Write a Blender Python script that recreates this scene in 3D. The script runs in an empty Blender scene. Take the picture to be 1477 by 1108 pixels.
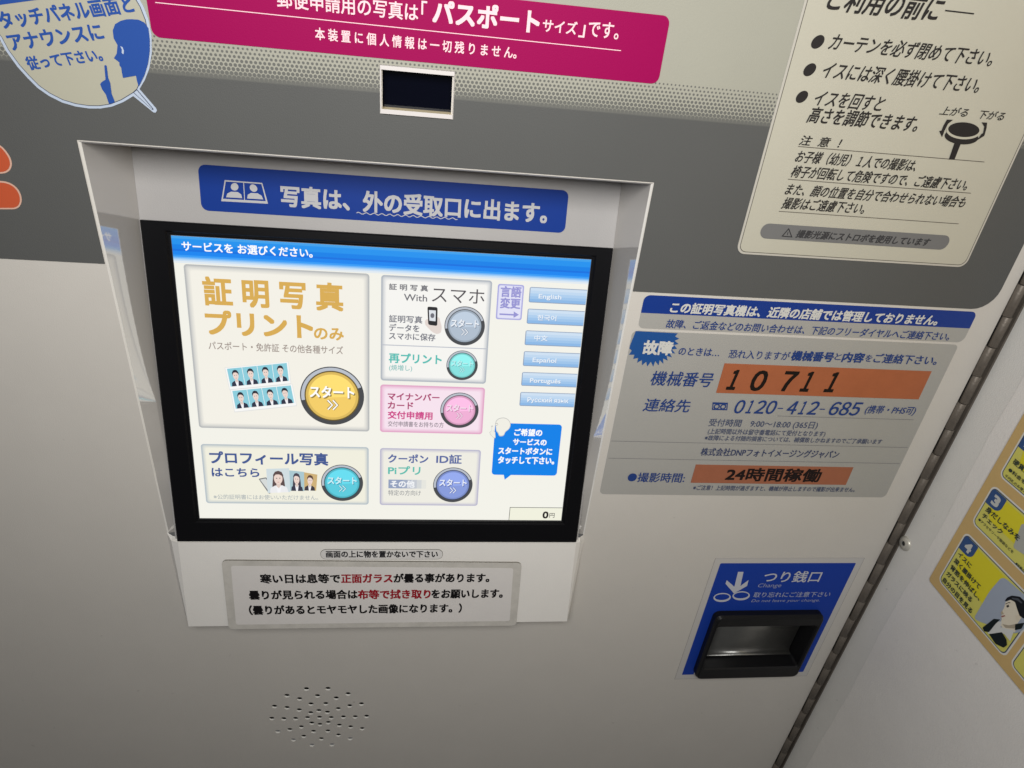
import bpy, math, random
from mathutils import Vector, Matrix
random.seed(7)
SC = bpy.context.scene
COL = SC.collection

# ---------------------------------------------------------------- camera
H = 0.40                     # camera stands 0.40 m in front of the booth panel (plane y = 0)
ZC = 1.45
YAW, PITCH, ROLL = 0.14648461, 0.522611, 0.10626599
FPX = 947.518                # focal length in photo pixels (photo 1477 x 1108)
CX, CY = 738.5, 554.0
_ca, _sa, _cb, _sb = math.cos(YAW), math.sin(YAW), math.cos(PITCH), math.sin(PITCH)
fwd = Vector((_sa*_cb, _ca*_cb, -_sb))
r0 = Vector((_ca, -_sa, 0))
u0 = r0.cross(fwd)
rgt = r0*math.cos(ROLL) + u0*math.sin(ROLL)
upv = u0*math.cos(ROLL) - r0*math.sin(ROLL)
EYE = Vector((0, -H, ZC))
cam = bpy.data.objects.new('camera', bpy.data.cameras.new('camera'))
COL.objects.link(cam)
m = Matrix((rgt, upv, -fwd)).transposed().to_4x4()
m.translation = EYE
cam.matrix_world = m
cam.data.sensor_width = 36
cam.data.lens = FPX/1477*36
cam.data.clip_start = 0.01
cam.data.clip_end = 50
SC.camera = cam

# ---------------------------------------------------------------- world, lamps, exposure
W = bpy.data.worlds.new('World'); SC.world = W; W.use_nodes = True
bg = W.node_tree.nodes['Background']
bg.inputs[0].default_value = (1.0, 0.985, 0.965, 1); bg.inputs[1].default_value = 0.085
def area(name, loc, target, sx, sy, power, col):
    L = bpy.data.lights.new(name, 'AREA'); L.shape = 'RECTANGLE'; L.size = sx; L.size_y = sy
    L.energy = power; L.color = col
    o = bpy.data.objects.new(name, L); COL.objects.link(o)
    o.location = loc
    o.rotation_euler = (Vector(target)-Vector(loc)).to_track_quat('-Z', 'Y').to_euler()
    return o
area('booth_lamp', (-0.03, -0.52, 1.62), (0.06, 0.0, 1.40), 0.40, 0.26, 3.6, (1.0, 0.980, 0.950)).data.spread = math.radians(150)
SC.view_settings.view_transform = 'Standard'
SC.view_settings.look = 'None'
SC.view_settings.exposure = 0
SC.view_settings.gamma = 1
SC.cycles.max_bounces = 8

# ---------------------------------------------------------------- helpers
def srgb(c):
    def f(v):
        v /= 255.0
        return v/12.92 if v <= 0.04045 else ((v+0.055)/1.055)**2.4
    return tuple(f(v) for v in c)
_mats = {}
def mat(name, c, rough=0.45, metal=0.0, bump=0.0, bscale=900, mottled=0.0, mscale=25, lin=False, ior=1.45, spec=0.5, emit=0.0, dirt=0.0):
    if name in _mats: return _mats[name]
    M = bpy.data.materials.new(name); M.use_nodes = True
    nt = M.node_tree; b = nt.nodes['Principled BSDF']
    col = tuple(c) if lin else srgb(c)
    b.inputs['Roughness'].default_value = rough; b.inputs['Metallic'].default_value = metal
    b.inputs['IOR'].default_value = ior
    b.inputs['Specular IOR Level'].default_value = spec
    b.inputs['Base Color'].default_value = (*col, 1)
    if emit:
        b.inputs['Base Color'].default_value = (0.01, 0.01, 0.01, 1)
        b.inputs['Emission Color'].default_value = (*col, 1); b.inputs['Emission Strength'].default_value = emit
    if mottled or bump or dirt:
        tc = nt.nodes.new('ShaderNodeTexCoord')
    if mottled:
        n = nt.nodes.new('ShaderNodeTexNoise'); n.inputs['Scale'].default_value = mscale; n.inputs['Detail'].default_value = 8; n.inputs['Roughness'].default_value = 0.7
        nt.links.new(tc.outputs['Object'], n.inputs['Vector'])
        r = nt.nodes.new('ShaderNodeMapRange'); r.inputs['From Min'].default_value = 0.3; r.inputs['From Max'].default_value = 0.7
        r.inputs['To Min'].default_value = 1-mottled; r.inputs['To Max'].default_value = 1+mottled
        nt.links.new(n.outputs['Fac'], r.inputs['Value'])
        mx = nt.nodes.new('ShaderNodeVectorMath'); mx.operation = 'SCALE'; mx.inputs[0].default_value = col
        nt.links.new(r.outputs['Result'], mx.inputs['Scale'])
        nt.links.new(mx.outputs['Vector'], b.inputs['Base Color'])
        if dirt:      # sparse specks and faint smears worn into the surface
            d1 = nt.nodes.new('ShaderNodeTexNoise'); d1.inputs['Scale'].default_value = 110; d1.inputs['Detail'].default_value = 3
            nt.links.new(tc.outputs['Object'], d1.inputs['Vector'])
            q = nt.nodes.new('ShaderNodeMapRange'); q.inputs['From Min'].default_value = 0.71; q.inputs['From Max'].default_value = 0.78
            q.inputs['To Min'].default_value = 1.0; q.inputs['To Max'].default_value = 1-dirt*1.6
            nt.links.new(d1.outputs['Fac'], q.inputs['Value'])
            m2 = nt.nodes.new('ShaderNodeVectorMath'); m2.operation = 'SCALE'
            nt.links.new(mx.outputs['Vector'], m2.inputs[0]); nt.links.new(q.outputs['Result'], m2.inputs['Scale'])
            nt.links.new(m2.outputs['Vector'], b.inputs['Base Color'])
            d2 = nt.nodes.new('ShaderNodeTexNoise'); d2.inputs['Scale'].default_value = 22; d2.inputs['Detail'].default_value = 6; d2.inputs['Distortion'].default_value = 1.2
            nt.links.new(tc.outputs['Object'], d2.inputs['Vector'])
            q2 = nt.nodes.new('ShaderNodeMapRange'); q2.inputs['From Min'].default_value = 0.35; q2.inputs['From Max'].default_value = 0.65
            q2.inputs['To Min'].default_value = rough-0.07; q2.inputs['To Max'].default_value = rough+0.10
            nt.links.new(d2.outputs['Fac'], q2.inputs['Value']); nt.links.new(q2.outputs['Result'], b.inputs['Roughness'])
    if bump:
        n2 = nt.nodes.new('ShaderNodeTexNoise'); n2.inputs['Scale'].default_value = bscale; n2.inputs['Detail'].default_value = 3
        nt.links.new(tc.outputs['Object'], n2.inputs['Vector'])
        bp = nt.nodes.new('ShaderNodeBump'); bp.inputs['Strength'].default_value = bump; bp.inputs['Distance'].default_value = 0.0006
        nt.links.new(n2.outputs['Fac'], bp.inputs['Height']); nt.links.new(bp.outputs['Normal'], b.inputs['Normal'])
    _mats[name] = M
    return M
def ink(c, rough=0.5, spec=0.14):
    return mat('ink_%d_%d_%d' % tuple(c), c, rough, spec=spec)
def lit(c, s=1.0):          # a colour shown by the display
    return mat('display_%d_%d_%d_%d' % (*c, int(s*100)), c, 0.25, spec=0.3, emit=s)

def ray(px, py):
    return rgt*((px-CX)/FPX) - upv*((py-CY)/FPX) + fwd
def project(X):
    d = X-EYE; z = d.dot(fwd)
    return (CX+FPX*d.dot(rgt)/z, CY-FPX*d.dot(upv)/z)
class Plane:
    def __init__(s, O, U, Wv):
        s.O = Vector(O); s.U = Vector(U).normalized(); s.W = Vector(Wv).normalized(); s.N = s.U.cross(s.W).normalized()
    def uv(s, p):
        r = ray(*p); t = (s.O-EYE).dot(s.N)/r.dot(s.N); X = EYE+r*t-s.O
        return (X.dot(s.U), X.dot(s.W))
    def at(s, uv, n=0.0): return s.O + s.U*uv[0] + s.W*uv[1] + s.N*n
    def hpx(s, p, h):        # metres along W for h photo pixels of height at pixel p
        a = s.uv(p); x0 = project(s.at(a)); x1 = project(s.at((a[0], a[1]+0.002)))
        return 0.002*h/abs(x0[1]-x1[1])
def Z(ox, oy, k): return lambda x, y: (ox+x/k, oy+y/k)
PHOTO = Z(0, 0, 1)

def origin(p):
    v = Vector((0, 0, 0))
    while p is not None: v += p.location; p = p.parent
    return v
def mesh(name, verts, faces, m, parent=None, smooth=False, prop=None):
    o0 = origin(parent)
    me = bpy.data.meshes.new(name); me.from_pydata([tuple(Vector(v)-o0) for v in verts], [], faces); me.update()
    if smooth:
        for p in me.polygons: p.use_smooth = True
    for mm in (m if isinstance(m, (list, tuple)) else [m]): me.materials.append(mm)
    o = bpy.data.objects.new(name, me); COL.objects.link(o); o.parent = parent
    if prop:
        for k, v in prop.items(): o[k] = v
    return o
def thing(name, label, cat, loc, group=None):
    o = bpy.data.objects.new(name, None); COL.objects.link(o); o.empty_display_size = 0.02
    o.location = loc; o['label'] = label; o['category'] = cat
    if group: o['group'] = group
    return o
LAY = 0.00012
def rnd(pts, r, seg=6):
    """round the corners of a polygon; r is one radius or one per corner"""
    out = []; n = len(pts)
    for i, p in enumerate(pts):
        p = Vector(p); a = Vector(pts[i-1]); b = Vector(pts[(i+1) % n])
        ri = r[i] if isinstance(r, (list, tuple)) else r
        if ri <= 0: out.append(tuple(p)); continue
        da = (a-p); db = (b-p); ri = min(ri, da.length*0.49, db.length*0.49)
        s = p+da.normalized()*ri; e = p+db.normalized()*ri
        for k in range(seg+1):
            t = k/seg; k1 = 0.5523
            c1 = s+(p-s)*k1; c2 = e+(p-e)*k1
            q = s*(1-t)**3+c1*3*t*(1-t)**2+c2*3*t*t*(1-t)+e*t**3
            out.append(tuple(q))
    return out
def rect(pl, tl, tr, br, bl):
    a, b, c, d = [pl.uv(q) for q in (tl, tr, br, bl)]
    u0_, u1_ = (a[0]+d[0])/2, (b[0]+c[0])/2; w0_, w1_ = (c[1]+d[1])/2, (a[1]+b[1])/2
    return [(u0_, w1_), (u1_, w1_), (u1_, w0_), (u0_, w0_)]
def inset(rc, d):
    (a, b), (c, _), (_, e), _x = rc
    return [(a+d, b-d), (c-d, b-d), (c-d, e+d), (a+d, e+d)]
def flat(name, pl, pts, lay, m, parent, base=0.0):
    """printed area: one flat face lying on its carrier"""
    z = base+lay*LAY
    n = len(pts)
    o = mesh(name, [pl.at(p, z) for p in pts], [tuple(range(n))], m, parent)
    if o.data.polygons[0].normal.dot(pl.N) < 0: o.data.flip_normals()
    return o
def slab(name, pl, pts, z0, z1, m, parent, edge=None, cham=0.0):
    """sheet with thickness from z0 to z1 along the normal"""
    n = len(pts); area2 = sum(pts[i][0]*pts[(i+1) % n][1]-pts[(i+1) % n][0]*pts[i][1] for i in range(n))
    if area2 < 0: pts = pts[::-1]
    V = [pl.at(p, z0) for p in pts]+[pl.at(p, z1) for p in pts]
    F = [tuple(range(n, 2*n)), tuple(range(n-1, -1, -1))]+[(i, (i+1) % n, n+(i+1) % n, n+i) for i in range(n)]
    o = mesh(name, V, F, [m, edge] if edge else m, parent)
    if edge:
        for p in o.data.polygons[2:]: p.material_index = 1
    return o
def frame(name, pl, outer, inner, z, m, parent, base=0.0):
    """flat outline between two equally long loops"""
    n = len(outer); zz = base+z*LAY
    V = [pl.at(p, zz) for p in outer]+[pl.at(p, zz) for p in inner]
    o = mesh(name, V, [(i, (i+1) % n, n+(i+1) % n, n+i) for i in range(n)], m, parent)
    if o.data.polygons[0].normal.dot(pl.N) < 0: o.data.flip_normals()
    return o
def ribbon(name, pl, pts, wid, lay, m, parent, base=0.0):
    V = []; F = []; z = base+lay*LAY
    P_ = [Vector(p) for p in pts]
    for i, p in enumerate(P_):
        d = (P_[min(i+1, len(P_)-1)]-P_[max(i-1, 0)]).normalized(); q = Vector((-d.y, d.x))*wid/2
        V += [pl.at(p+q, z), pl.at(p-q, z)]
    for i in range(len(P_)-1): F.append((2*i, 2*i+1, 2*i+3, 2*i+2))
    o = mesh(name, V, F, m, parent)
    if o.data.polygons[0].normal.dot(pl.N) < 0: o.data.flip_normals()
    return o
def ell(c, rx, ry, n=40, a0=0, a1=360):
    full = abs(a1-a0-360) < 1e-6
    k = n if full else n+1
    return [(c[0]+rx*math.cos(math.radians(a0+(a1-a0)*i/n)), c[1]+ry*math.sin(math.radians(a0+(a1-a0)*i/n))) for i in range(k)]
_tc = {}
def glyphs(s, res):
    if (s, res) in _tc: return _tc[(s, res)]
    c = bpy.data.curves.new('t', 'FONT'); c.body = s; c.resolution_u = res; c.fill_mode = 'FRONT'
    o = bpy.data.objects.new('t', c); COL.objects.link(o)
    dg = bpy.context.evaluated_depsgraph_get()
    e = o.evaluated_get(dg); me = e.to_mesh()
    V = [(v.co.x, v.co.y) for v in me.vertices]; F = [tuple(p.vertices) for p in me.polygons]
    e.to_mesh_clear(); bpy.data.objects.remove(o); bpy.data.curves.remove(c)
    _tc[(s, res)] = (V, F)
    return V, F
def text(pl, s, bl, br, h, m, parent, lay=3, base=0.0, bold=0.0, cjk=True, shear=0.0, res=3, name='lettering', uv=False, label=None):
    """line of lettering: ink from pixel bl to pixel br, glyph height h photo pixels"""
    V, F = glyphs(s, res)
    x0 = min(v[0] for v in V); x1 = max(v[0] for v in V)
    em, b0 = (0.90, -0.075) if cjk else (0.72, 0.0)
    A = Vector(bl if uv else pl.uv(bl)); B = Vector(br if uv else pl.uv(br))
    d = B-A
    if abs(math.degrees(math.atan2(d.y, d.x))) < 3.0: d.y = 0
    L = d.length; hh = h if uv else pl.hpx(bl, h)
    sx = L/(x1-x0); sy = hh/em
    ex = d.normalized(); ey = Vector((-ex.y, ex.x))
    offs = [(0, 0)]
    if bold:
        r = bold*sy
        r *= 0.85
        offs = [(r*i, r*j) for i in (-1, 0, 1) for j in (-1, 0, 1)]
    VV = []; FF = []; n = len(V); z = base+lay*LAY
    for k, (ox, oy) in enumerate(offs):
        for x, y in V:
            yy = (y-b0)*sy
            q = A + ex*((x-x0)*sx+ox+shear*yy) + ey*(yy+oy)
            VV.append(pl.at(q, z+k*0.000006))
        FF += [tuple(i+k*n for i in f) for f in F]
    o = mesh(name, VV, FF, m, parent)
    if o.data.polygons and sum(p.normal.dot(pl.N)*p.area for p in o.data.polygons) < 0: o.data.flip_normals()
    return o
def quad(q):                 # fraction (s right, t down) inside four uv corners
    a, b, c, d = [Vector(x) for x in q]
    return lambda s, t: tuple((a*(1-s)+b*s)*(1-t)+(d*(1-s)+c*s)*t)

# ---------------------------------------------------------------- planes of the place
PANEL = Plane((0, 0, ZC), (1, 0, 0), (0, 0, 1))
XL, XR = -0.4885*H, 0.3320*H            # recess opening in the panel
ZT, ZB = -0.2182*H, -1.2045*H
TILT = 0.17634336
D0, ZK = -0.020, -0.9406
SCR = Plane((0, D0*H, ZC+ZK*H), (1, 0, 0), (0, math.sin(TILT), math.cos(TILT)))      # display face
LOW = Plane((0, -0.0150, ZC+ZB), (1, 0, 0), (0, 0.0052, 0.1052))                                  # sloping plate under it
AXX = PANEL.uv((1450, 456))[0]
SIDE = Plane((PANEL.uv((1460, 457))[0], 0, ZC), (0, -1, 0), (0, 0, 1))
FILM = 0.0005                            # printed film on the upper panel
def film(x): return FILM

# ---------------------------------------------------------------- materials
m_panel = mat('cream_painted_metal', (0.575, 0.550, 0.51), 0.40, bump=0.25, bscale=1400, mottled=0.02, mscale=14, dirt=0.18, lin=True)
m_edge = mat('white_cut_edge', (0.72, 0.70, 0.66), 0.3, lin=True)
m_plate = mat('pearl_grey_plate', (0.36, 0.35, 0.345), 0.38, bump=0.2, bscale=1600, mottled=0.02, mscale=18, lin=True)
m_low = mat('pale_sloping_plate', (0.80, 0.78, 0.745), 0.42, bump=0.2, bscale=1500, mottled=0.02, mscale=18, lin=True)
m_gloss = mat('glossy_recess_wall', (0.46, 0.44, 0.415), 0.05, bump=0.035, bscale=45, lin=True, ior=3.0)
m_side = mat('side_wall_paint', (0.70, 0.69, 0.66), 0.5, dirt=0.2, bump=0.35, bscale=1100, mottled=0.03, mscale=10, lin=True)
m_wallfilm = mat('side_wall_film', (0.76, 0.74, 0.71), 0.38, dirt=0.12, bump=0.35, bscale=900, mottled=0.035, mscale=9, lin=True)
m_black = mat('black_plastic', (0.006, 0.006, 0.007), 0.42, spec=0.3, bump=0.1, bscale=1500, lin=True)
m_bez = mat('bezel_plastic', (0.004, 0.004, 0.005), 0.34, spec=0.18, lin=True)
m_glass = mat('dark_glass', (0.0015, 0.002, 0.006), 0.06, lin=True, spec=0.35)
m_dark = mat('unlit_cavity', (0.02, 0.02, 0.02), 0.8, lin=True)
m_white = mat('white_plastic', (0.60, 0.57, 0.56), 0.35, lin=True)
m_hinge = mat('bronze_steel', (0.145, 0.125, 0.105), 0.5, metal=0.35, bump=0.3, bscale=500, mottled=0.22, mscale=70, lin=True)
m_steel = mat('brushed_steel', (0.30, 0.30, 0.29), 0.38, metal=0.9, bump=0.2, bscale=300, mottled=0.1, mscale=40, lin=True)

def halftone():
    M = bpy.data.materials.new('halftone_film'); M.use_nodes = True; nt = M.node_tree; N = nt.nodes; Lk = nt.links
    b = N['Principled BSDF']; b.inputs['Roughness'].default_value = 0.5; b.inputs['Specular IOR Level'].default_value = 0.14
    g = N.new('ShaderNodeNewGeometry'); sp = N.new('ShaderNodeSeparateXYZ'); Lk.new(g.outputs['Position'], sp.inputs[0])
    def mth(op, a, b_=None, c_=None):
        n = N.new('ShaderNodeMath'); n.operation = op
        for i, v in enumerate((a, b_, c_)):
            if v is None: continue
            if isinstance(v, (int, float)): n.inputs[i].default_value = v
            else: Lk.new(v, n.inputs[i])
        return n.outputs[0]
    P_ = 0.00236; Q_ = P_*math.sqrt(3)
    x, z = sp.outputs[0], sp.outputs[2]
    def cell(ox, oz):
        a = mth('SUBTRACT', mth('FLOORED_MODULO', mth('ADD', x, ox+P_*500), P_), P_/2)
        c = mth('SUBTRACT', mth('FLOORED_MODULO', mth('ADD', z, oz), Q_), Q_/2)
        return mth('SQRT', mth('ADD', mth('MULTIPLY', a, a), mth('MULTIPLY', c, c)))
    d = mth('MINIMUM', cell(0, 0), cell(P_/2, Q_/2))
    wB = PANEL.uv((700, 147))[1]; wT = PANEL.uv((700, 88))[1]      # print: solid grey below wB, bare above wT
    t = mth('DIVIDE', mth('SUBTRACT', z, ZC+wB), wT-wB)            # 0 at the solid edge, 1 at the bare edge
    # dot radius as a fraction of the pitch
    r = mth('MULTIPLY', mth('SUBTRACT', 0.50, mth('MULTIPLY', mth('MAXIMUM', t, 0.0), 0.33)), P_)
    dot = N.new('ShaderNodeMapRange'); Lk.new(mth('SUBTRACT', r, d), dot.inputs['Value'])
    dot.inputs['From Min'].default_value = -0.00010; dot.inputs['From Max'].default_value = 0.00010
    vis = mth('LESS_THAN', t, 0.93)
    sol = N.new('ShaderNodeMapRange'); Lk.new(t, sol.inputs['Value']); sol.inputs['From Min'].default_value = 0.22; sol.inputs['From Max'].default_value = -0.02
    k = mth('MAXIMUM', mth('MULTIPLY', mth('MULTIPLY', dot.outputs['Result'], vis), 0.85), sol.outputs['Result'])
    ns = N.new('ShaderNodeTexNoise'); ns.inputs['Scale'].default_value = 16; ns.inputs['Detail'].default_value = 8; Lk.new(g.outputs['Position'], ns.inputs['Vector'])
    nr = N.new('ShaderNodeMapRange'); Lk.new(ns.outputs['Fac'], nr.inputs['Value']); nr.inputs['To Min'].default_value = 0.95; nr.inputs['To Max'].default_value = 1.05
    mix = N.new('ShaderNodeMix'); mix.data_type = 'RGBA'; Lk.new(k, mix.inputs[0])
    mix.inputs[6].default_value = (0.335, 0.332, 0.280, 1); mix.inputs[7].default_value = (0.092, 0.094, 0.092, 1)
    sc = N.new('ShaderNodeVectorMath'); sc.operation = 'SCALE'; Lk.new(mix.outputs[2], sc.inputs[0]); Lk.new(nr.outputs['Result'], sc.inputs['Scale'])
    Lk.new(sc.outputs[0], b.inputs['Base Color'])
    n2 = N.new('ShaderNodeTexNoise'); n2.inputs['Scale'].default_value = 1500; Lk.new(g.outputs['Position'], n2.inputs['Vector'])
    bp = N.new('ShaderNodeBump'); bp.inputs['Strength'].default_value = 0.25; bp.inputs['Distance'].default_value = 0.0005
    Lk.new(n2.outputs['Fac'], bp.inputs['Height']); Lk.new(bp.outputs['Normal'], b.inputs['Normal'])
    return M
m_film = halftone()

# ---------------------------------------------------------------- front panel with its openings
front = thing('booth_front_panel', 'pale metal front panel of a photo booth with dark grey upper film and screen recess', 'panel', (0, 0, ZC-0.9*H))
def sheet(name, outer, holes, z0, z1, m, parent, pl=PANEL):
    """flat sheet with real holes, from z0 (back) to z1 (front)"""
    c = bpy.data.curves.new('s', 'CURVE'); c.dimensions = '2D'; c.fill_mode = 'BOTH'; c.extrude = (z1-z0)/2
    for loop in [outer]+holes:
        s = c.splines.new('POLY'); s.points.add(len(loop)-1)
        for p, q in zip(s.points, loop): p.co = (q[0], q[1], 0, 1)
        s.use_cyclic_u = True
    o = bpy.data.objects.new('s', c); COL.objects.link(o)
    dg = bpy.context.evaluated_depsgraph_get(); e = o.evaluated_get(dg); me = e.to_mesh()
    V = [pl.at((v.co.x, v.co.y), v.co.z+(z0+z1)/2) for v in me.vertices]; F = [tuple(p.vertices) for p in me.polygons]
    e.to_mesh_clear(); bpy.data.objects.remove(o); bpy.data.curves.remove(c)
    return mesh(name, V, F, m, parent)
HX = AXX-0.0036                          # right edge of the front panel, beside the hinge
OPEN = [(XL, ZT), (XR, ZT), (XR, ZB), (XL, ZB)]
zw = Z(530, 80, 9.847)
WIN = rect(PANEL, zw(175, 125), zw(1240, 230), zw(1215, 910), zw(185, 820))
zc_ = Z(960, 780, 4.923)
CUP = rect(PANEL, zc_(322, 545), zc_(1118, 540), zc_(935, 935), zc_(205, 950))
zs = Z(350, 960, 6.422)
HOLES = [(590,218),(790,215),(410,280),(527,310),(693,282),(866,303),(976,264),(632,358),(770,355),(991,375),(1100,357),(295,380),(411,392),(523,413),(630,440),(706,420),(785,435),(885,402),(270,492),(381,495),(490,493),(600,485),(712,482),(820,485),(932,478),(1042,477),(1148,472),(640,535),(716,548),(793,530),(895,555),(1000,570),(1107,586),(543,570),(437,595),(326,612),(656,612),(789,608),(887,645),(566,657),(728,680),(996,678),(470,690),(641,738),(827,735)]
hr = PANEL.uv((470, 1034))[0]-PANEL.uv((466.7, 1034))[0]
hr *= 1.25
hol = [ell(PANEL.uv(zs(*h)), hr, hr, 14) for h in HOLES]
PT = 0.0015
_ps = sheet('panel_sheet', [(-0.80, 0.30), (HX, 0.30), (HX, -0.95), (-0.80, -0.95)], [OPEN, inset(WIN, 0.0012), inset(CUP, 0.001)]+hol, -PT, 0, m_panel, front)
_ps.data.materials.append(mat('lit_hole_edge', (0.85, 0.84, 0.80), 0.35, lin=True))  # light on the hole rims, put into a paler edge colour
for _p in _ps.data.polygons:
    if abs(_p.normal.y) < 0.5 and _p.center.z < -0.1: _p.material_index = 1
sc_ = PANEL.uv(zs(712, 482))
slab('speaker_backing', PANEL, ell(sc_, 0.055, 0.055, 32), -0.012, -0.011, m_dark, front)
# film: above the beige paint, cut round the recess and the camera window
zb = (PANEL.uv((0, 373))[1]+PANEL.uv((147, 380))[1]+PANEL.uv((980, 423.5))[1]+PANEL.uv((1405, 445.4))[1])/4
fx = (PANEL.uv((1477, 355))[0]+PANEL.uv((1445, 410))[0])/2
fo = [(-0.80, 0.30), (-0.80, zb), (XL-0.0006, zb), (XL-0.0006, ZT+0.0008), (XR+0.0006, ZT+0.0008), (XR+0.0006, zb), (fx, zb), (fx, 0.30)]
fo = rnd(fo, [0, 0, 0, 0, 0, 0, 0.016, 0])
sheet('upper_film', fo, [inset(WIN, -0.0002)], 0.0, FILM, m_film, front)

# recess: undercut glossy side walls, ceiling, tilted back plate, sloping lower plate
def on_scr(z, off=0.0):      # y of the tilted plane at height z (relative to ZC)
    t = (z-ZK*H)/math.cos(TILT)
    return D0*H + math.sin(TILT)*t - off
dX = 0.0285*H/(on_scr(ZT))
SL, SR = -0.4657*H, 0.3130*H
SO = 0.0012                              # back plate stands this far behind the bezel face
yT = on_scr(ZT)
zk = -0.9395*H
yK = on_scr(zk)
def wall_strip(name, xo, xi, sgn):
    n = 40; V = []; F = []; V2 = []
    for i in range(n+1):
        z = ZT+(zk-ZT)*i/n
        y = max(on_scr(z), 0.0012)
        V2 += [(xo, 0.0, ZC+z), (xo+sgn*0.0009, min(0.0011, y*0.5), ZC+z)]
        V += [(xo+sgn*0.0009, min(0.0011, y*0.5), ZC+z), (xi, y+0.001, ZC+z)]
        if i:
            a = 2*(i-1); b_ = 2*i
            F += [(a, b_, b_+1, a+1)]
    o = mesh(name, V, F, m_gloss, front, smooth=True)
    mesh('recess_lip', V2, F, m_edge, front)
    return o
wall_strip('recess_wall', XL, SL, 1)
wall_strip('recess_wall', XR, SR, -1)
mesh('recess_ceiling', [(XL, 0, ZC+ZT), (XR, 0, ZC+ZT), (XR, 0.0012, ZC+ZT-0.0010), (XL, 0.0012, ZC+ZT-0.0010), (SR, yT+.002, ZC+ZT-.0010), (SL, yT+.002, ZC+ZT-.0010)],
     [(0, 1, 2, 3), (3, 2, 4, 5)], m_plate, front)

F_ = Z(230, 760, 2.344); A_ = Z(230, 320, 3.4637); B_ = Z(530, 380, 3.992); C_ = Z(230, 600, 4.476); D_ = Z(530, 600, 3.992); E_ = Z(310, 500, 6.4217)
BEZ = rect(SCR, (202.3, 317.3), (884.2, 357.8), (830.6, 781.4), (256.8, 781))
DSP = rect(SCR, (247.3, 339.4), (853.3, 375), (808.6, 751), (287.8, 747))
def w_of(z): return (z-ZK*H)/math.cos(TILT)
# plate with a cut-out for the monitor
PO = [(SL-0.001, w_of(ZT)), (SR+0.001, w_of(ZT)), (SR+0.001, w_of(zk)+0.0005), (SL-0.001, w_of(zk)+0.0005)]
bu0, bw1 = BEZ[0]; bu1, bw0 = BEZ[2]
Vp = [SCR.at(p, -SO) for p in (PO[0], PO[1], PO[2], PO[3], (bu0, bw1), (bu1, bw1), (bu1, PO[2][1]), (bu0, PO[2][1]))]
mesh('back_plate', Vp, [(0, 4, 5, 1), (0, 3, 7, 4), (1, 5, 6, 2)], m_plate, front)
lw = LOW.W
ltop = LOW.uv((544, 782.2))[1]
def lower_plate():
    q = lambda x, y: LOW.uv(F_(x, y))
    il, ir, bl2, br2 = q(64, 52)[0], q(1408, 52)[0], q(94, 325)[0], q(1380, 318)[0]
    ol_, orr, ob_, obr = q(37, 52)[0], q(1425, 52)[0], q(100, 335)[0], q(1378, 322)[0]
    bot = (q(100, 335)[1]+q(1378, 321)[1])/2
    top = ltop
    P_ = lambda u, w, n_: LOW.at((u, w), n_)
    zt__ = ZC+zk+.0004; zb__ = LOW.at((0, bot)).z-.0045
    V = [P_(il, top, .0008), P_(ir, top, .0008), P_(br2-.0008, bot+.0008, .0008), P_(bl2+.0008, bot+.0008, .0008),
         P_(ol_, top, -.0016), P_(orr, top, -.0016), P_(obr, bot, -.0002), P_(ob_, bot, -.0002),
         P_(ol_, top+.0003, -.006), P_(orr, top+.0003, -.006), P_(il, top+.0003, -.006), P_(ir, top+.0003, -.006),
         (XL-.001, .001, zt__), (XR+.001, .001, zt__), (XR+.001, .001, zb__), (XL-.001, .001, zb__)]
    F = [(0, 3, 2, 1), (4, 7, 3, 0), (1, 2, 6, 5), (3, 7, 6, 2), (10, 0, 1, 11), (8, 4, 0, 10), (11, 1, 5, 9),
         (8, 12, 15, 7, 4), (5, 6, 14, 13, 9), (7, 15, 14, 6)]
    o = mesh('lower_plate', V, F, [m_low, m_edge], front)
    for i in (4, 5, 6): o.data.polygons[i].material_index = 1
lower_plate()

# ---------------------------------------------------------------- touch monitor
mon = thing('touch_monitor', 'black framed touch screen showing the service menu, tilted back inside the recess', 'monitor', SCR.at(((bu0+bu1)/2, bw0), 0))
BF = 0.0016
def bezel():
    d0, d1 = 0.0014, 0.0042
    oi = inset(BEZ, 0.0); o2 = inset(BEZ, 0.0008); i1 = inset(DSP, -0.0032); i2 = inset(DSP, -0.0004)
    L = [(oi, -0.012), (oi, BF-0.0006), (o2, BF), (i1, BF), (inset(DSP, -0.0022), BF-0.0011), (inset(DSP, -0.0014), BF-0.0011), (i2, 0.00002)]
    V = []; F = []
    for lp, z in L: V += [SCR.at(p, z) for p in lp]
    for k in range(len(L)-1):
        for i in range(4):
            j = (i+1) % 4
            F.append((4*k+i, 4*k+4+i, 4*k+4+j, 4*k+j))
    o = mesh('bezel', V, F, m_bez, mon)
    n = o.data.polygons[8].normal
    if n.dot(SCR.N) < 0: o.data.flip_normals()
bezel()
disp = flat('display', SCR, DSP, 0, lit((248, 247, 238), 0.95), mon)
DQ = quad(DSP)
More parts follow.
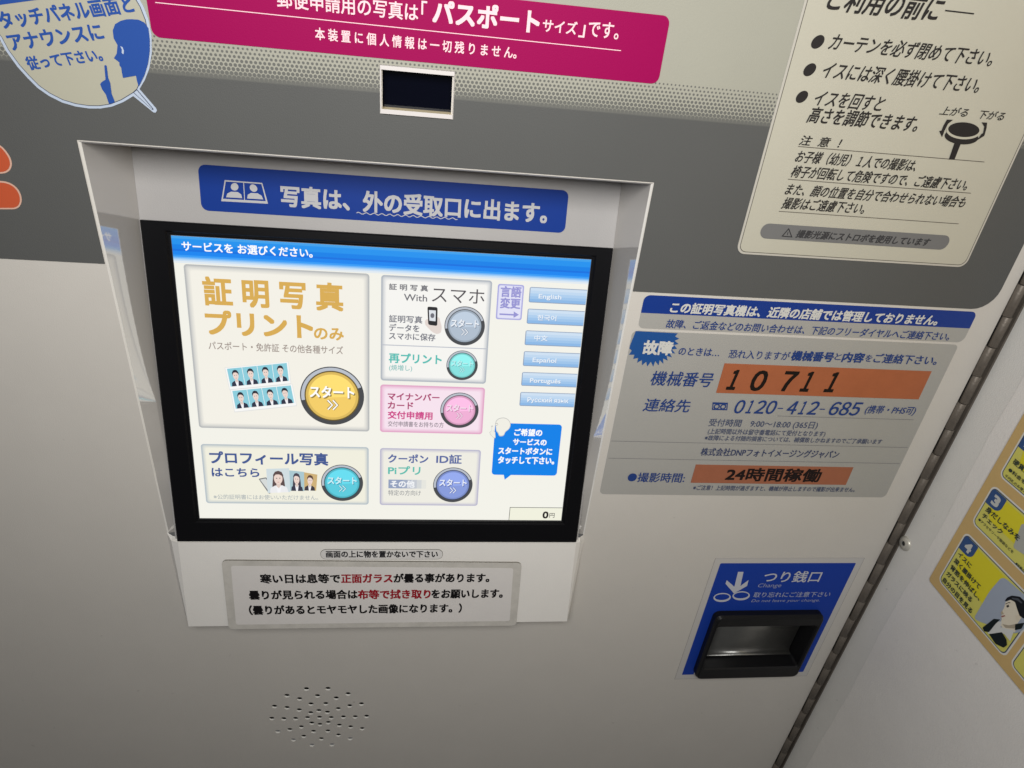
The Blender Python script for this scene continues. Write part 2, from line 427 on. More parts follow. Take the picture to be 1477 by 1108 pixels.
# header bar (bands of the interface's own blue)
hh = 0.062
bands = [((60, 160, 236), 0.008), ((25, 145, 238), 0.018), ((0, 128, 232), 0.014), ((0, 112, 224), 0.006), ((10, 132, 240), 0.012), ((50, 155, 246), 0.006), ((110, 180, 246), 0.004), ((160, 205, 246), 0.004), ((200, 222, 244), 0.005), ((226, 234, 240), 0.006)]
t = 0.0
hdr = flat('menu_header', SCR, [DQ(0, 0), DQ(1, 0), DQ(1, 0.083), DQ(0, 0.083)], 1, lit((236, 238, 236), 0.95), mon)
for c, dt in bands:
    flat('header_band', SCR, [DQ(0, t), DQ(1, t), DQ(1, t+dt), DQ(0, t+dt)], 2, lit(c), hdr); t += dt
text(SCR, 'サービスを お選びください。', A_(115, 143), A_(765, 172), 46/3.46, lit((255, 255, 255)), hdr, bold=0.025)
R1 = 0.0022
def tile(corners, fill, edge, r=R1, rings=5, depth=0.0030, label=None, name='menu_tile'):
    rc = rect(SCR, *corners)
    o = flat(name, SCR, rnd(rc, r), 1.0, lit(edge), mon)
    prev = rnd(rc, r)
    for k in range(1, rings+1):
        f = (k/rings)**0.6
        c = tuple(int(round(edge[i]+(fill[i]-edge[i])*f)) for i in range(3))
        flat('tile_face', SCR, rnd(inset(rc, 0.0004+depth*k/rings), r*0.8), 1.0+0.5*k/rings, lit(c), o)
    if label: o['label'] = label
    return o
def button(par, Zf, c, rx, col, dark=(70, 72, 76), light=(186, 192, 202), tcol=(255, 255, 255), th=None, shadow=None):
    cu = SCR.uv(Zf(*c)); R_ = SCR.uv(Zf(c[0]+rx, c[1]))[0]-cu[0]
    b = flat('start_button', SCR, ell(cu, R_, R_, 56), 2.0, lit(dark), par)
    rr = R_*0.965
    frame('button_ring', SCR, ell(cu, rr, rr, 30, 20, 190), ell(cu, R_*0.86, R_*0.86, 30, 20, 190), 2.4, lit(light), b)
    d0 = tuple(int(v*0.42) for v in col)
    flat('button_rim', SCR, ell(cu, R_*0.86, R_*0.86, 48), 2.8, lit(d0), b)
    hi = tuple(min(255, int(v*1.06+6)) for v in col)
    flat('button_face', SCR, ell(cu, R_*0.82, R_*0.82, 48), 3.1, lit(tuple(int(v*0.9) for v in col)), b)
    flat('button_face', SCR, ell(cu, R_*0.74, R_*0.74, 48), 3.4, lit(col), b)
    # lighter upper half of the glossy button picture
    up = ell(cu, R_*0.73, R_*0.73, 24, 2, 178)+[(cu[0]-R_*0.3, cu[1]-R_*0.06), (cu[0]+R_*0.3, cu[1]-R_*0.02)]
    flat('button_face', SCR, up, 3.6, lit(hi), b)
    sh = shadow or tuple(int(v*0.62) for v in col)
    h_ = R_*0.40
    for dx, dy, cc, ly, bo in ((0.0006, -0.0006, sh, 4.0, 0.05), (0, 0, tcol, 4.8, 0.028)):
        text(SCR, 'スタート', (cu[0]-R_*0.68+dx*R_/0.02, cu[1]-R_*0.06+dy*R_/0.02), (cu[0]+R_*0.68+dx*R_/0.02, cu[1]-R_*0.06+dy*R_/0.02), h_, lit(cc), b, lay=ly, bold=bo, uv=True)
    for k in range(2):
        ox = (k-0.5)*R_*0.16
        for ccc, lw_, ly in ((sh, 0.10, 4.0), (tcol, 0.05, 4.9)):
            pts = [(cu[0]+ox-R_*0.06, cu[1]-R_*0.14), (cu[0]+ox+R_*0.08, cu[1]-R_*0.30), (cu[0]+ox-R_*0.06, cu[1]-R_*0.46)]
            ribbon('chevron', SCR, pts, R_*lw_, ly, lit(ccc), b)
    return b
W_ = (255, 255, 255)
def person_print(q, par, lay, emit=True, bgc=(140, 205, 220), hair=(40, 42, 55), suit=(45, 50, 70), long=False, skin=(236, 214, 204), name='portrait'):
    f = quad(q); mk = lit if emit else ink
    o = flat(name, SCR, [f(0, 0), f(1, 0), f(1, 1), f(0, 1)], lay, mk(bgc), par)
    def P_(pts, c, l, n='portrait_print'): flat(n, SCR, [f(*p) for p in pts], lay+l, mk(c), o)
    if long: P_([(.30,.22),(.5,.12),(.70,.22),(.76,.5),(.78,.74),(.66,.80),(.34,.80),(.22,.74),(.25,.5)], hair, .3)
    P_([(.10,1),(.14,.80),(.34,.70),(.66,.70),(.86,.80),(.92,1)], suit, .5)
    P_([(.38,.70),(.62,.70),(.56,1),(.44,1)], (245, 245, 248), .8)
    P_([(.42,.56),(.58,.56),(.60,.72),(.5,.82),(.40,.72)], tuple(int(v*.95) for v in skin), 1.0)
    P_([(.5+.19*math.cos(a), .40+.25*math.sin(a)) for a in [k*math.pi/10 for k in range(20)]], skin, 1.2)
    P_([(.29,.40),(.28,.25),(.38,.12),(.52,.09),(.66,.14),(.73,.28),(.71,.40),(.66,.30),(.55,.24),(.40,.24),(.33,.31)], hair, 1.5)
    P_([(.40,.38),(.46,.38),(.46,.41),(.40,.41)], (90, 80, 80), 1.6, 'eye_print'); P_([(.54,.38),(.60,.38),(.60,.41),(.54,.41)], (90, 80, 80), 1.6, 'eye_print')
    P_([(.46,.55),(.54,.55),(.54,.57),(.46,.57)], (190, 120, 115), 1.6, 'mouth_print')
    return o

# tile 1: photo printing
t1 = tile([A_(120, 208), A_(1050, 262), A_(1048, 1048), A_(198, 1028)], (243, 240, 230), (184, 186, 186), rings=6, depth=0.0035, label='large menu tile with gold lettering and a gold round start button')
gold = (216, 172, 84)
text(SCR, '証 明 写 真', A_(228, 412), A_(915, 442), 132/3.46, lit(gold), t1, bold=0.036)
text(SCR, 'プリント', A_(240, 563), A_(765, 584), 118/3.46, lit(gold), t1, bold=0.04)
text(SCR, 'のみ', A_(775, 587), A_(920, 594), 64/3.46, lit(gold), t1, bold=0.03)
text(SCR, 'パスポート・免許証 その他各種サイズ', A_(248, 637), A_(918, 663), 40/3.46, lit((158, 146, 138)), t1, bold=0.012)
for (a, b, c, d) in (((110, 205), (668, 150), (688, 315), (145, 370)), ((160, 410), (705, 358), (738, 520), (192, 575))):
    q = [SCR.uv(E_(*p)) for p in (a, b, c, d)]; f = quad(q)
    pp = flat('photo_strip', SCR, [f(-.03, -.08), f(1.03, -.06), f(1.03, 1.2), f(-.03, 1.2)], 2, lit((226, 226, 224)), t1)
    flat('photo_paper', SCR, [f(-.02, -.05), f(1.02, -.05), f(1.02, 1.15), f(-.02, 1.15)], 2.3, lit((248, 248, 246)), pp)
    for k in range(4):
        person_print([f(k/4+.004, 0), f(k/4+.246, 0), f(k/4+.246, 1), f(k/4+.004, 1)], pp, 2.6)
button(t1, E_, (1087, 458), 295, (244, 206, 104))
# tile 2: photo with smartphone, reprint
t2 = tile([B_(80, 65), B_(718, 100), B_(682, 695), B_(75, 672)], (245, 244, 240), (178, 184, 192), label='tall menu tile with a phone picture and grey and teal start buttons')
g1 = (112, 112, 118)
text(SCR, '証 明 写 真', B_(125, 150), B_(348, 158), 34/3.99, lit(g1), t2, bold=0.03)
text(SCR, 'With', B_(210, 213), B_(343, 218), 40/3.99, lit(g1), t2, cjk=False, bold=0.012)
text(SCR, 'スマホ', B_(370, 224), B_(672, 237), 92/3.99, lit((84, 80, 84)), t2)
for s_, a, b in (('証明写真', (125, 337), (315, 344)), ('データを', (125, 388), (298, 392)), ('スマホに保存', (125, 436), (390, 445))):
    text(SCR, s_, B_(*a), B_(*b), 40/3.99, lit((116, 118, 128)), t2, bold=0.022)
hand = [(330, 330), (345, 318), (372, 330), (398, 330), (404, 308), (414, 312), (420, 335), (428, 365), (424, 398), (400, 408), (372, 394), (350, 372), (332, 352)]
hd = flat('hand_picture', SCR, rnd([SCR.uv(B_(*p)) for p in hand], 0.001), 2, lit((226, 214, 208)), t2)
ph = flat('phone_picture', SCR, rnd([SCR.uv(B_(*p)) for p in ((345, 248), (404, 252), (402, 360), (350, 353))], 0.0012), 2.5, lit((38, 38, 42)), t2)
flat('phone_screen_picture', SCR, [SCR.uv(B_(*p)) for p in ((354, 268), (394, 271), (392, 333), (357, 329))], 3, lit((222, 226, 232)), ph)
flat('phone_face_picture', SCR, ell(SCR.uv(B_(374, 300)), 0.0014, 0.0018, 16), 3.3, lit((110, 110, 120)), ph)
button(t2, B_, (560, 361), 116, (176, 190, 206), tcol=(236, 240, 246), shadow=(126, 138, 156))
ribbon('divider', SCR, [SCR.uv(B_(82, 468)), (SCR.uv(B_(694, 495))[0], SCR.uv(B_(82, 468))[1])], 0.0007, 2, lit((186, 190, 200)), t2)
teal = (88, 190, 180)
text(SCR, '再プリント', B_(125, 570), B_(425, 576), 54/3.99, lit(teal), t2, bold=0.035)
text(SCR, '(焼増し)', B_(125, 614), B_(257, 617), 32/3.99, lit((130, 190, 186)), t2, bold=0.01)
button(t2, B_, (545, 587), 90, (136, 226, 224), tcol=(190, 240, 240), shadow=(98, 178, 182))
# tile 3: pink
t3 = tile([B_(75, 696), B_(678, 716), B_(660, 986), B_(72, 968)], (246, 226, 238), (226, 168, 200), label='pink menu tile with a pink round start button')
for s_, a, b, c in (('マイナンバー', (118, 785), (413, 791), (172, 66, 112)), ('カード', (118, 836), (262, 840), (172, 66, 112)), ('交付申請用', (118, 892), (373, 896), (206, 66, 136))):
    text(SCR, s_, B_(*a), B_(*b), 42/3.99, lit(c), t3, bold=0.032)
text(SCR, '交付申請書をお持ちの方', B_(118, 937), B_(438, 943), 30/3.99, lit((140, 130, 140)), t3, bold=0.012)
button(t3, B_, (530, 846), 110, (240, 176, 214), tcol=(244, 222, 236), shadow=(196, 128, 170))
# language switch
t6 = tile([B_(752, 117), B_(903, 125), B_(887, 328), B_(738, 320)], (226, 226, 246), (168, 168, 222), rings=2, depth=0.0008, r=0.0016, label='lavender language sign with an arrow')
lav = (150, 148, 210)
text(SCR, '言語', B_(766, 190), B_(882, 196), 58/3.99, lit(lav), t6, bold=0.035)
text(SCR, '変更', B_(764, 255), B_(877, 260), 56/3.99, lit(lav), t6, bold=0.035)
ar = [(760, 287), (842, 291), (842, 276), (872, 295), (841, 313), (841, 300), (760, 296)]
flat('arrow', SCR, [SCR.uv(B_(*p)) for p in ar], 3, lit(lav), t6)
lang = [((935, 135), (928, 224), 'English', (985, 200), (1115, 203)), ((922, 260), (917, 347), '한국어', (977, 326), (1085, 330)), ((910, 385), (905, 470), '中文', (960, 443), (1035, 445)),
        ((900, 505), (895, 590), 'Español', (950, 566), (1085, 571)), ((890, 625), (885, 704), 'Português', (935, 684), (1110, 688)), ((880, 740), (875, 820), 'Русский язык', (920, 795), (1155, 800))]
for tl, bl_, s_, a, b in lang:
    p0 = SCR.uv(B_(*tl)); p1 = SCR.uv(B_(*bl_)); ur = DSP[1][0]-0.0003; ul = (p0[0]+p1[0])/2
    cs = [(206, 224, 242), (192, 216, 240), (174, 206, 238), (158, 196, 234), (140, 184, 230)]
    o = flat('language_button', SCR, rnd([(ul, p0[1]), (ur, p0[1]), (ur, p1[1]), (ul, p1[1])], [0.0012, 0, 0, 0.0012]), 1, lit((140, 158, 184)), mon)
    hgt = p0[1]-p1[1]-0.0011
    for k, c in enumerate(cs):
        y0 = p0[1]-0.0005-hgt*k/5; y1 = p0[1]-0.0005-hgt*(k+1)/5
        flat('button_face', SCR, [(ul+0.0006, y0), (ur, y0), (ur, y1), (ul+0.0006, y1)], 1.6, lit(c), o)
    cj = not s_[0].isascii() and s_[0] not in 'Р'
    text(SCR, s_, B_(a[0]+2, a[1]+3), B_(b[0]+2, b[1]+3), (30 if cj else 25)/3.99, lit((140, 168, 205)), o, lay=3, cjk=cj, bold=0.02)
    text(SCR, s_, B_(*a), B_(*b), (30 if cj else 25)/3.99, lit((234, 242, 250)), o, lay=4, cjk=cj, bold=0.02)
# blue speech balloon
bq = [D_(728, 42), D_(1118, 48), D_(1092, 345), D_(722, 337)]
rb = rect(SCR, *bq)
bal = flat('speech_balloon', SCR, rnd(rb, 0.0026), 1, lit((0, 128, 232)), mon); bal['label'] = 'blue speech balloon with white lettering'
flat('balloon_tail', SCR, [SCR.uv(D_(783, 330)), SCR.uv(D_(832, 335)), SCR.uv(D_(790, 367))], 1, lit((0, 128, 232)), bal)
for s_, a, b, h_ in (('ご希望の', (845, 112), (1003, 115), 38), ('サービスの', (838, 166), (1028, 170), 36), ('スタートボタンに', (753, 218), (1060, 225), 38), ('タッチして下さい。', (752, 272), (1072, 278), 40)):
    text(SCR, s_, D_(*a), D_(*b), h_/3.99, lit((252, 252, 252)), bal, bold=0.04)
hp = [(735, 38), (745, 18), (770, 8), (800, 10), (822, 30), (826, 58), (812, 80), (792, 92), (786, 116), (756, 118), (752, 98), (740, 88), (738, 66)]
hx = flat('head_drawing', SCR, rnd([SCR.uv(D_(*p)) for p in hp], 0.002), 2, lit((196, 196, 192)), bal)
hc = Vector(SCR.uv(D_(782, 58)))
flat('head_fill', SCR, rnd([tuple(hc+(Vector(SCR.uv(D_(*p)))-hc)*0.92) for p in hp], 0.002), 2.4, lit((240, 238, 228)), hx)
ribbon('face_line', SCR, [SCR.uv(D_(*p)) for p in ((738, 44), (746, 40), (752, 48))], 0.0003, 3, lit((120, 120, 118)), hx)
ribbon('face_line', SCR, [SCR.uv(D_(*p)) for p in ((742, 54), (748, 52))], 0.0003, 3, lit((120, 120, 118)), hx)
fp = [(712, 56), (722, 54), (724, 84), (736, 90), (738, 126), (730, 130), (706, 106), (702, 92), (714, 86)]
hx2 = flat('hand_drawing', SCR, rnd([SCR.uv(D_(*p)) for p in fp], 0.0006), 2, lit((196, 196, 192)), bal)
fc = Vector(SCR.uv(D_(722, 98)))
flat('hand_fill', SCR, rnd([tuple(fc+(Vector(SCR.uv(D_(*p)))-fc)*0.86) for p in fp], 0.0006), 2.4, lit((240, 238, 228)), hx2)
# tile 4: profile photo
t4 = tile([C_(268, 180), C_(1355, 202), C_(1347, 575), C_(300, 560)], (240, 238, 222), (184, 194, 200), depth=0.0026, label='wide menu tile with navy lettering and a cyan start button')
navy = (66, 88, 146)
text(SCR, 'プロフィール写真', C_(330, 305), C_(1088, 320), 76/4.476, lit(navy), t4, bold=0.035)
text(SCR, 'はこちら', C_(342, 390), C_(645, 394), 58/4.476, lit(navy), t4, bold=0.03)
text(SCR, '※公的証明書にはお使いいただけません。', C_(352, 535), C_(1025, 545), 30/4.476, lit((178, 184, 184)), t4, bold=0.012)
def q4(*pts): return [SCR.uv(C_(*p)) for p in pts]
flat('phone_picture', SCR, rnd(q4((640, 405), (690, 395), (752, 480), (708, 503)), 0.0008), 2, lit((120, 122, 124)), t4)
flat('phone_screen_picture', SCR, q4((650, 410), (686, 403), (738, 472), (708, 488)), 2.5, lit((214, 218, 216)), t4)
person_print(q4((880+50, 362), (1020, 378), (1012, 482), (928, 480)), t4, 2.4, bgc=(206, 176, 120), hair=(90, 66, 56), suit=(60, 56, 66))
person_print(q4((835, 350), (934, 360), (936, 484), (842, 482)), t4, 2.8, bgc=(170, 200, 208), hair=(70, 66, 80), suit=(56, 58, 76), long=True)
person_print(q4((690, 340), (838, 336), (846, 490), (700, 496)), t4, 3.6, bgc=(208, 220, 224), hair=(92, 74, 74), suit=(236, 236, 238), long=True)
button(t4, C_, (1180, 432), 135, (92, 204, 222), tcol=(206, 240, 246), shadow=(50, 150, 176))
# tile 5: coupon
t5 = tile([D_(75, 185), D_(653, 195), D_(635, 518), D_(68, 512)], (238, 236, 226), (188, 186, 206), depth=0.0026, label='menu tile with a blue start button beside a slate bar')
text(SCR, 'クーポン', D_(120, 268), D_(348, 272), 48/3.99, lit((88, 104, 160)), t5, bold=0.032)
text(SCR, 'ID証', D_(397, 272), D_(540, 276), 50/3.99, lit((88, 104, 160)), t5, bold=0.032)
text(SCR, 'Piプリ', D_(120, 336), D_(303, 340), 48/3.99, lit((96, 190, 176)), t5, bold=0.03)
rs = rect(SCR, D_(122, 365), D_(340, 369), D_(336, 419), D_(120, 415))
for k in range(8):
    c0 = (146, 160, 190); c1 = (238, 236, 226); f = max(0, (k-2)/5.5); c = tuple(int(c0[i]+(c1[i]-c0[i])*min(1, f)) for i in range(3))
    x0 = rs[0][0]+(rs[1][0]-rs[0][0])*k/8; x1 = rs[0][0]+(rs[1][0]-rs[0][0])*(k+1)/8
    flat('slate_bar', SCR, [(x0, rs[0][1]), (x1, rs[0][1]), (x1, rs[2][1]), (x0, rs[2][1])], 2, lit(c), t5)
text(SCR, 'その他', D_(133, 409), D_(270, 412), 38/3.99, lit((244, 246, 248)), t5, bold=0.032)
text(SCR, '特定の方向け', D_(120, 456), D_(307, 460), 30/3.99, lit((158, 160, 160)), t5, bold=0.012)
button(t5, D_, (492, 397), 113, (136, 156, 220), tcol=(232, 238, 250), shadow=(80, 98, 168))
# amount box
pb = flat('amount_box', SCR, [SCR.uv(D_(820, 525)), (DSP[1][0]-.0002, SCR.uv(D_(820, 525))[1]), (DSP[1][0]-.0002, DSP[2][1]+.0002), (SCR.uv(D_(813, 598))[0], DSP[2][1]+.0002)], 1, lit((70, 70, 70)), mon)
pa = SCR.uv(D_(820, 525)); pc = SCR.uv(D_(813, 598))
flat('amount_field', SCR, [(pa[0]+.0004, pa[1]-.0004), (DSP[1][0]-.0002, pa[1]-.0004), (DSP[1][0]-.0002, DSP[2][1]+.0002), (pc[0]+.0004, DSP[2][1]+.0002)], 2, lit((240, 240, 222)), pb)
text(SCR, '0', D_(1008, 587), D_(1038, 587), 38/3.99, lit((40, 36, 36)), pb, cjk=False, bold=0.04)
text(SCR, '円', D_(1046, 585), D_(1075, 586), 28/3.99, lit((90, 88, 84)), pb, bold=0.01)

# ---------------------------------------------------------------- blue sign above the screen
P1 = Z(0, 0, 2.954); P2 = Z(400, 0, 2.462)
rs = rect(SCR, P1(846, 703), P2(1032, 675), P2(1026, 832), P1(851, 893))
sg = thing('pickup_sign', 'dark blue sticker with two busts pictogram, above the screen inside the recess', 'sign', SCR.at(((rs[0][0]+rs[1][0])/2, rs[2][1])))
SB = -SO
slab('sign_base', SCR, rnd(rs, 0.0045), SB, SB+0.0003, mat('pickup_blue', (0.006, 0.035, 0.23), 0.45, spec=0.12, lin=True), sg)
sb = SB+0.0003
gtx = ink((176, 176, 178), spec=0.12)
text(SCR, '写真は、外の受取口に出ます。', (406, 297.5), P2(955, 790), 29, gtx, sg, base=sb, lay=1, bold=0.035)
wv = [SCR.uv((514+146*i/60, 307.5+8.6*i/60)) for i in range(61)]
wv = [(p[0], p[1]+0.0006*math.sin(i*1.35)) for i, p in enumerate(wv)]
ribbon('wavy_underline', SCR, wv, 0.0005, 1, gtx, sg, base=sb)
pic = [P1(*p) for p in ((956, 768), (1116, 780), (1141, 869), (941, 858))]
oq = [SCR.uv(p) for p in pic]; f = quad(oq)
frame('pictogram_frame', SCR, [f(0, 0), f(1, 0), f(1, 1), f(0, 1)], [f(.03, .06), f(.97, .06), f(.965, .88), f(.03, .88)], 1, gtx, sg, base=sb)
ribbon('pictogram_divider', SCR, [f(.5, 0.03), f(.5, .9)], 0.0005, 1.3, gtx, sg, base=sb)
for cx in (.27, .74):
    flat('bust_head', SCR, [f(cx+.095*math.cos(a), .28+.18*math.sin(a)) for a in [k*math.pi/9 for k in range(18)]], 1.5, gtx, sg, base=sb)
    flat('bust_shoulders', SCR, [f(cx-.18, .80), f(cx-.16, .62), f(cx-.08, .52), f(cx+.08, .52), f(cx+.16, .62), f(cx+.18, .80)], 1.5, gtx, sg, base=sb)

# ---------------------------------------------------------------- stickers on the lower plate
LB = 0.0008
rp = rect(LOW, F_(545, 71), F_(958, 75), F_(958, 108), F_(545, 106))
pl_ = thing('pill_sticker', 'small grey outlined pill shaped sticker just under the screen', 'sticker', LOW.at(((rp[0][0]+rp[1][0])/2, rp[2][1])))
slab('sticker_base', LOW, rnd(rp, 0.0045), LB, LB+0.0002, ink((120, 118, 112)), pl_)
flat('sticker_face', LOW, rnd(inset(rp, 0.00035), 0.0042), 1, ink((214, 212, 210)), pl_, base=LB+0.0002)
text(LOW, '画面の上に物を置かないで下さい', F_(565, 100), F_(940, 102), 22/2.344, ink((40, 40, 44)), pl_, base=LB+.0002, lay=2, bold=0.03)
nt_ = thing('laminated_notice', 'laminated paper notice with black and red lettering taped on the sloping plate below the screen', 'notice', LOW.at((LOW.uv(F_(720, 330)))))
ol = rect(LOW, F_(210, 110), F_(1220, 115), F_(1218, 325), F_(235, 338))
ol[0] = LOW.uv(F_(212, 108)); ol[3] = LOW.uv(F_(236, 340)); ol[1] = LOW.uv(F_(1224, 116)); ol[2] = LOW.uv(F_(1205, 328))
m_lam = mat('laminate_rim', (0.55, 0.53, 0.49), 0.18, bump=0.3, bscale=120, lin=True, mottled=0.12, mscale=60)
lamb = slab('laminate', LOW, rnd(ol, 0.004), LB, LB+0.0011, m_lam, nt_, edge=mat('laminate_edge', (0.12, 0.11, 0.09), 0.3, lin=True))
f = quad(ol)
pap = flat('paper', LOW, rnd([f(.028, .07), f(.972, .08), f(.975, .92), f(.026, .93)], 0.002), 1.2, mat('notice_paper', (0.70, 0.675, 0.655), 0.25, lin=True, mottled=0.02, mscale=40), nt_, base=LB+.0011)
blk = ink((22, 20, 22)); red = ink((150, 26, 40))
nb = dict(base=LB+.0011, lay=2.4, bold=0.036)
for s_, a, b, c in (('寒い日は息等で', (345, 184), (612, 184), blk), ('正面ガラス', (617, 183), (788, 183), red), ('が曇る事があります。', (793, 182), (1113, 181), blk),
                    ('曇りが見られる場合は', (308, 239), (670, 237), blk), ('布等で拭き取り', (673, 237), (915, 236), red), ('をお願いします。', (920, 235), (1158, 232), blk),
                    ('（曇りがあるとモヤモヤした画像になります。）', (308, 290), (1020, 284), blk)):
    text(LOW, s_, F_(*a), F_(*b), 29/2.344, c, nt_, **nb)

# ---------------------------------------------------------------- magenta banner
FB = FILM
rm = rect(PANEL, (205, -48), (969, 14), (948, 122), (220, 52.5))
mg = thing('magenta_banner', 'wide magenta sticker with pink lettering along the top of the booth panel', 'sticker', PANEL.at(((rm[0][0]+rm[1][0])/2, rm[2][1])))
slab('banner_base', PANEL, rnd(rm, 0.0042), FB, FB+0.0003, mat('magenta_print', (0.285, 0.002, 0.074), 0.5, spec=0.08, lin=True, bump=0.12, bscale=1500), mg)
mb = FB+.0003; pk = ink((236, 200, 206))
text(PANEL, '郵便申請用の写真は', (401, 10), (603, 25), 25, pk, mg, base=mb, bold=0.016)
text(PANEL, '「', P2(512, 70), P2(530, 71), 26, pk, mg, base=mb, bold=0.02)
text(PANEL, 'パスポート', P2(553, 82), P2(925, 112), 33, pk, mg, base=mb, bold=0.04)
text(PANEL, 'サイズ', P2(940, 112), P2(1060, 120), 18, pk, mg, base=mb, bold=0.02)
text(PANEL, '」', P2(1068, 130), P2(1088, 131), 24, pk, mg, base=mb, bold=0.02)
text(PANEL, 'です。', P2(1100, 130), P2(1207, 140), 24, pk, mg, base=mb, bold=0.014)
text(PANEL, '本 装 置 に 個 人 情 報 は 一 切 残 り ま せ ん。', P2(137, 140), P2(847, 208), 17, pk, mg, base=mb, bold=0.02)
ribbon('pink_line', PANEL, [PANEL.uv((225, 3.6)), (PANEL.uv((895, 73))[0], PANEL.uv((895, 73))[1])], 0.0004, 2, pk, mg, base=mb)

# ---------------------------------------------------------------- camera window
cw = thing('camera_window', 'dark rectangular camera window in a white frame between banner and screen', 'window', PANEL.at(((WIN[0][0]+WIN[1][0])/2, WIN[2][1])))
fz = 0.0016
win_in = rect(PANEL, zw(197, 197), zw(1228, 288), zw(1207, 838), zw(204, 754))
def frame3(name, outer, inner, zf, zb_, m_, par, mi=None, pl=PANEL):
    V = [pl.at(p, 0) for p in outer]+[pl.at(p, zf) for p in inset(outer, .0002)]+[pl.at(p, zf) for p in inner]+[pl.at(p, zb_) for p in inner]
    F = []
    for k in range(3):
        for i in range(4):
            j = (i+1) % 4; F.append((4*k+i, 4*k+4+i, 4*k+4+j, 4*k+j))
    o = mesh(name, V, F, [m_, mi or m_], par)
    for i, p in enumerate(o.data.polygons):
        if i >= 8: p.material_index = 1
    return o
win_in = [(win_in[0][0], win_in[0][1]), (win_in[1][0], win_in[1][1]), (win_in[2][0], win_in[2][1]), (win_in[3][0], win_in[3][1])]
frame3('window_frame', WIN, win_in, fz, -0.0075, m_white, cw, mat('cream_inner_ledge', (0.70, 0.60, 0.38), 0.4, lin=True))
slab('window_glass', PANEL, inset(win_in, -0.001), -0.0100, -0.0074, m_glass, cw)

# ---------------------------------------------------------------- speech bubble sticker (upper left)
Q_ = Z(0, 0, 6.154)
outl = [(-60, 250), (0, 335), (60, 450), (160, 590), (250, 690), (340, 780), (440, 850), (560, 910), (680, 945), (800, 962), (900, 962), (1000, 945), (1100, 905), (1188, 852), (1365, 995), (1385, 1000), (1398, 980), (1388, 958), (1243, 790), (1290, 710), (1330, 610), (1352, 470), (1350, 310), (1322, 170), (1275, 50), (1180, -110), (980, -300), (600, -420), (200, -360), (-60, -160), (-140, 60)]
bs = thing('speech_bubble_sticker', 'cream speech bubble sticker with blue head silhouette and raised finger, upper left corner', 'sticker', PANEL.at(PANEL.uv(Q_(860, 960))))
ou = [PANEL.uv(Q_(*p)) for p in outl]
slab('bubble_base', PANEL, ou, FB, FB+.0003, ink((176, 188, 206)), bs)
cc = Vector(PANEL.uv(Q_(640, 280)))
def shrink(pts, d):
    n = len(pts); r = []
    for i in range(n):
        a = Vector(pts[i-1]); b = Vector(pts[(i+1) % n]); tdir = (b-a).normalized(); nn = Vector((tdir.y, -tdir.x))
        ar_ = sum(pts[k][0]*pts[(k+1) % n][1]-pts[(k+1) % n][0]*pts[k][1] for k in range(n))
        if ar_ > 0: nn = -nn
        r.append(tuple(Vector(pts[i])+nn*d))
    return r
body = [p for i, p in enumerate(outl) if i not in (13, 14, 15, 16, 17, 18)]
bi = list(outl)
bi[13] = (1190, 822); bi[14] = (1355, 972); bi[15] = (1366, 974); bi[16] = (1368, 968); bi[17] = (1360, 955); bi[18] = (1222, 792)
bi = [tuple(Vector(p)+(Vector((640, 280))-Vector(p)).normalized()*(24 if not 13 <= i <= 18 else 0)) for i, p in enumerate(bi)]
bb = FB+.0003
flat('bubble_outline', PANEL, [PANEL.uv(Q_(*p)) for p in bi], 1, ink((64, 72, 92)), bs, base=bb)
bf = [p for i, p in enumerate(bi) if i not in (14, 15, 16, 17)]
bf = [tuple(Vector(p)+(Vector((640, 280))-Vector(p)).normalized()*6) for p in bf]
flat('bubble_face', PANEL, [PANEL.uv(Q_(*p)) for p in bf], 2, mat('cream_sticker', (0.40, 0.39, 0.31), 0.45, lin=True), bs, base=bb)
flat('bubble_tail', PANEL, [PANEL.uv(Q_(*p)) for p in ((1196, 820), (1354, 966), (1358, 962), (1222, 800))], 2, ink((176, 188, 206)), bs, base=bb)
bl_ = ink((40, 76, 150))
flat('blue_band', PANEL, [PANEL.uv(Q_(*p)) for p in ((-100, 60), (0, 45), (380, -6), (1120, -105), (960, -270), (600, -385), (220, -330), (-30, -150))], 3, bl_, bs, base=bb)
hd_ = [(1180, 170), (1240, 175), (1290, 200), (1325, 250), (1337, 350), (1337, 450), (1322, 560), (1292, 660), (1256, 735), (1238, 765), (1225, 720), (1215, 670), (1160, 680), (1100, 690), (1090, 640), (1085, 600), (1070, 580), (1068, 552), (1020, 515), (1045, 475), (1052, 400), (1018, 340), (1010, 270), (1030, 215), (1080, 185), (1130, 172)]
flat('head_silhouette', PANEL, [PANEL.uv(Q_(*p)) for p in hd_], 4, bl_, bs, base=bb)
flat('eye_mark', PANEL, [PANEL.uv(Q_(*p)) for p in ((1078, 408), (1098, 418), (1110, 450), (1106, 482), (1090, 468), (1092, 440))], 5, ink((176, 188, 206)), bs, base=bb)
flat('hand_silhouette', PANEL, [PANEL.uv(Q_(*p)) for p in ((935, 582), (945, 576), (956, 582), (970, 690), (988, 736), (1000, 830), (1028, 900), (1004, 915), (975, 918), (950, 840), (915, 790), (898, 745), (912, 726), (946, 705))], 4, bl_, bs, base=bb)
text(PANEL, 'タッチパネル画面と', Q_(42, 258), Q_(1205, 108), 24, bl_, bs, base=bb, bold=0.034)
text(PANEL, 'アナウンスに', Q_(125, 452), Q_(940, 350), 24, bl_, bs, base=bb, bold=0.034)
text(PANEL, '従って下さい。', Q_(275, 620), Q_(928, 538), 18, bl_, bs, base=bb, bold=0.034)

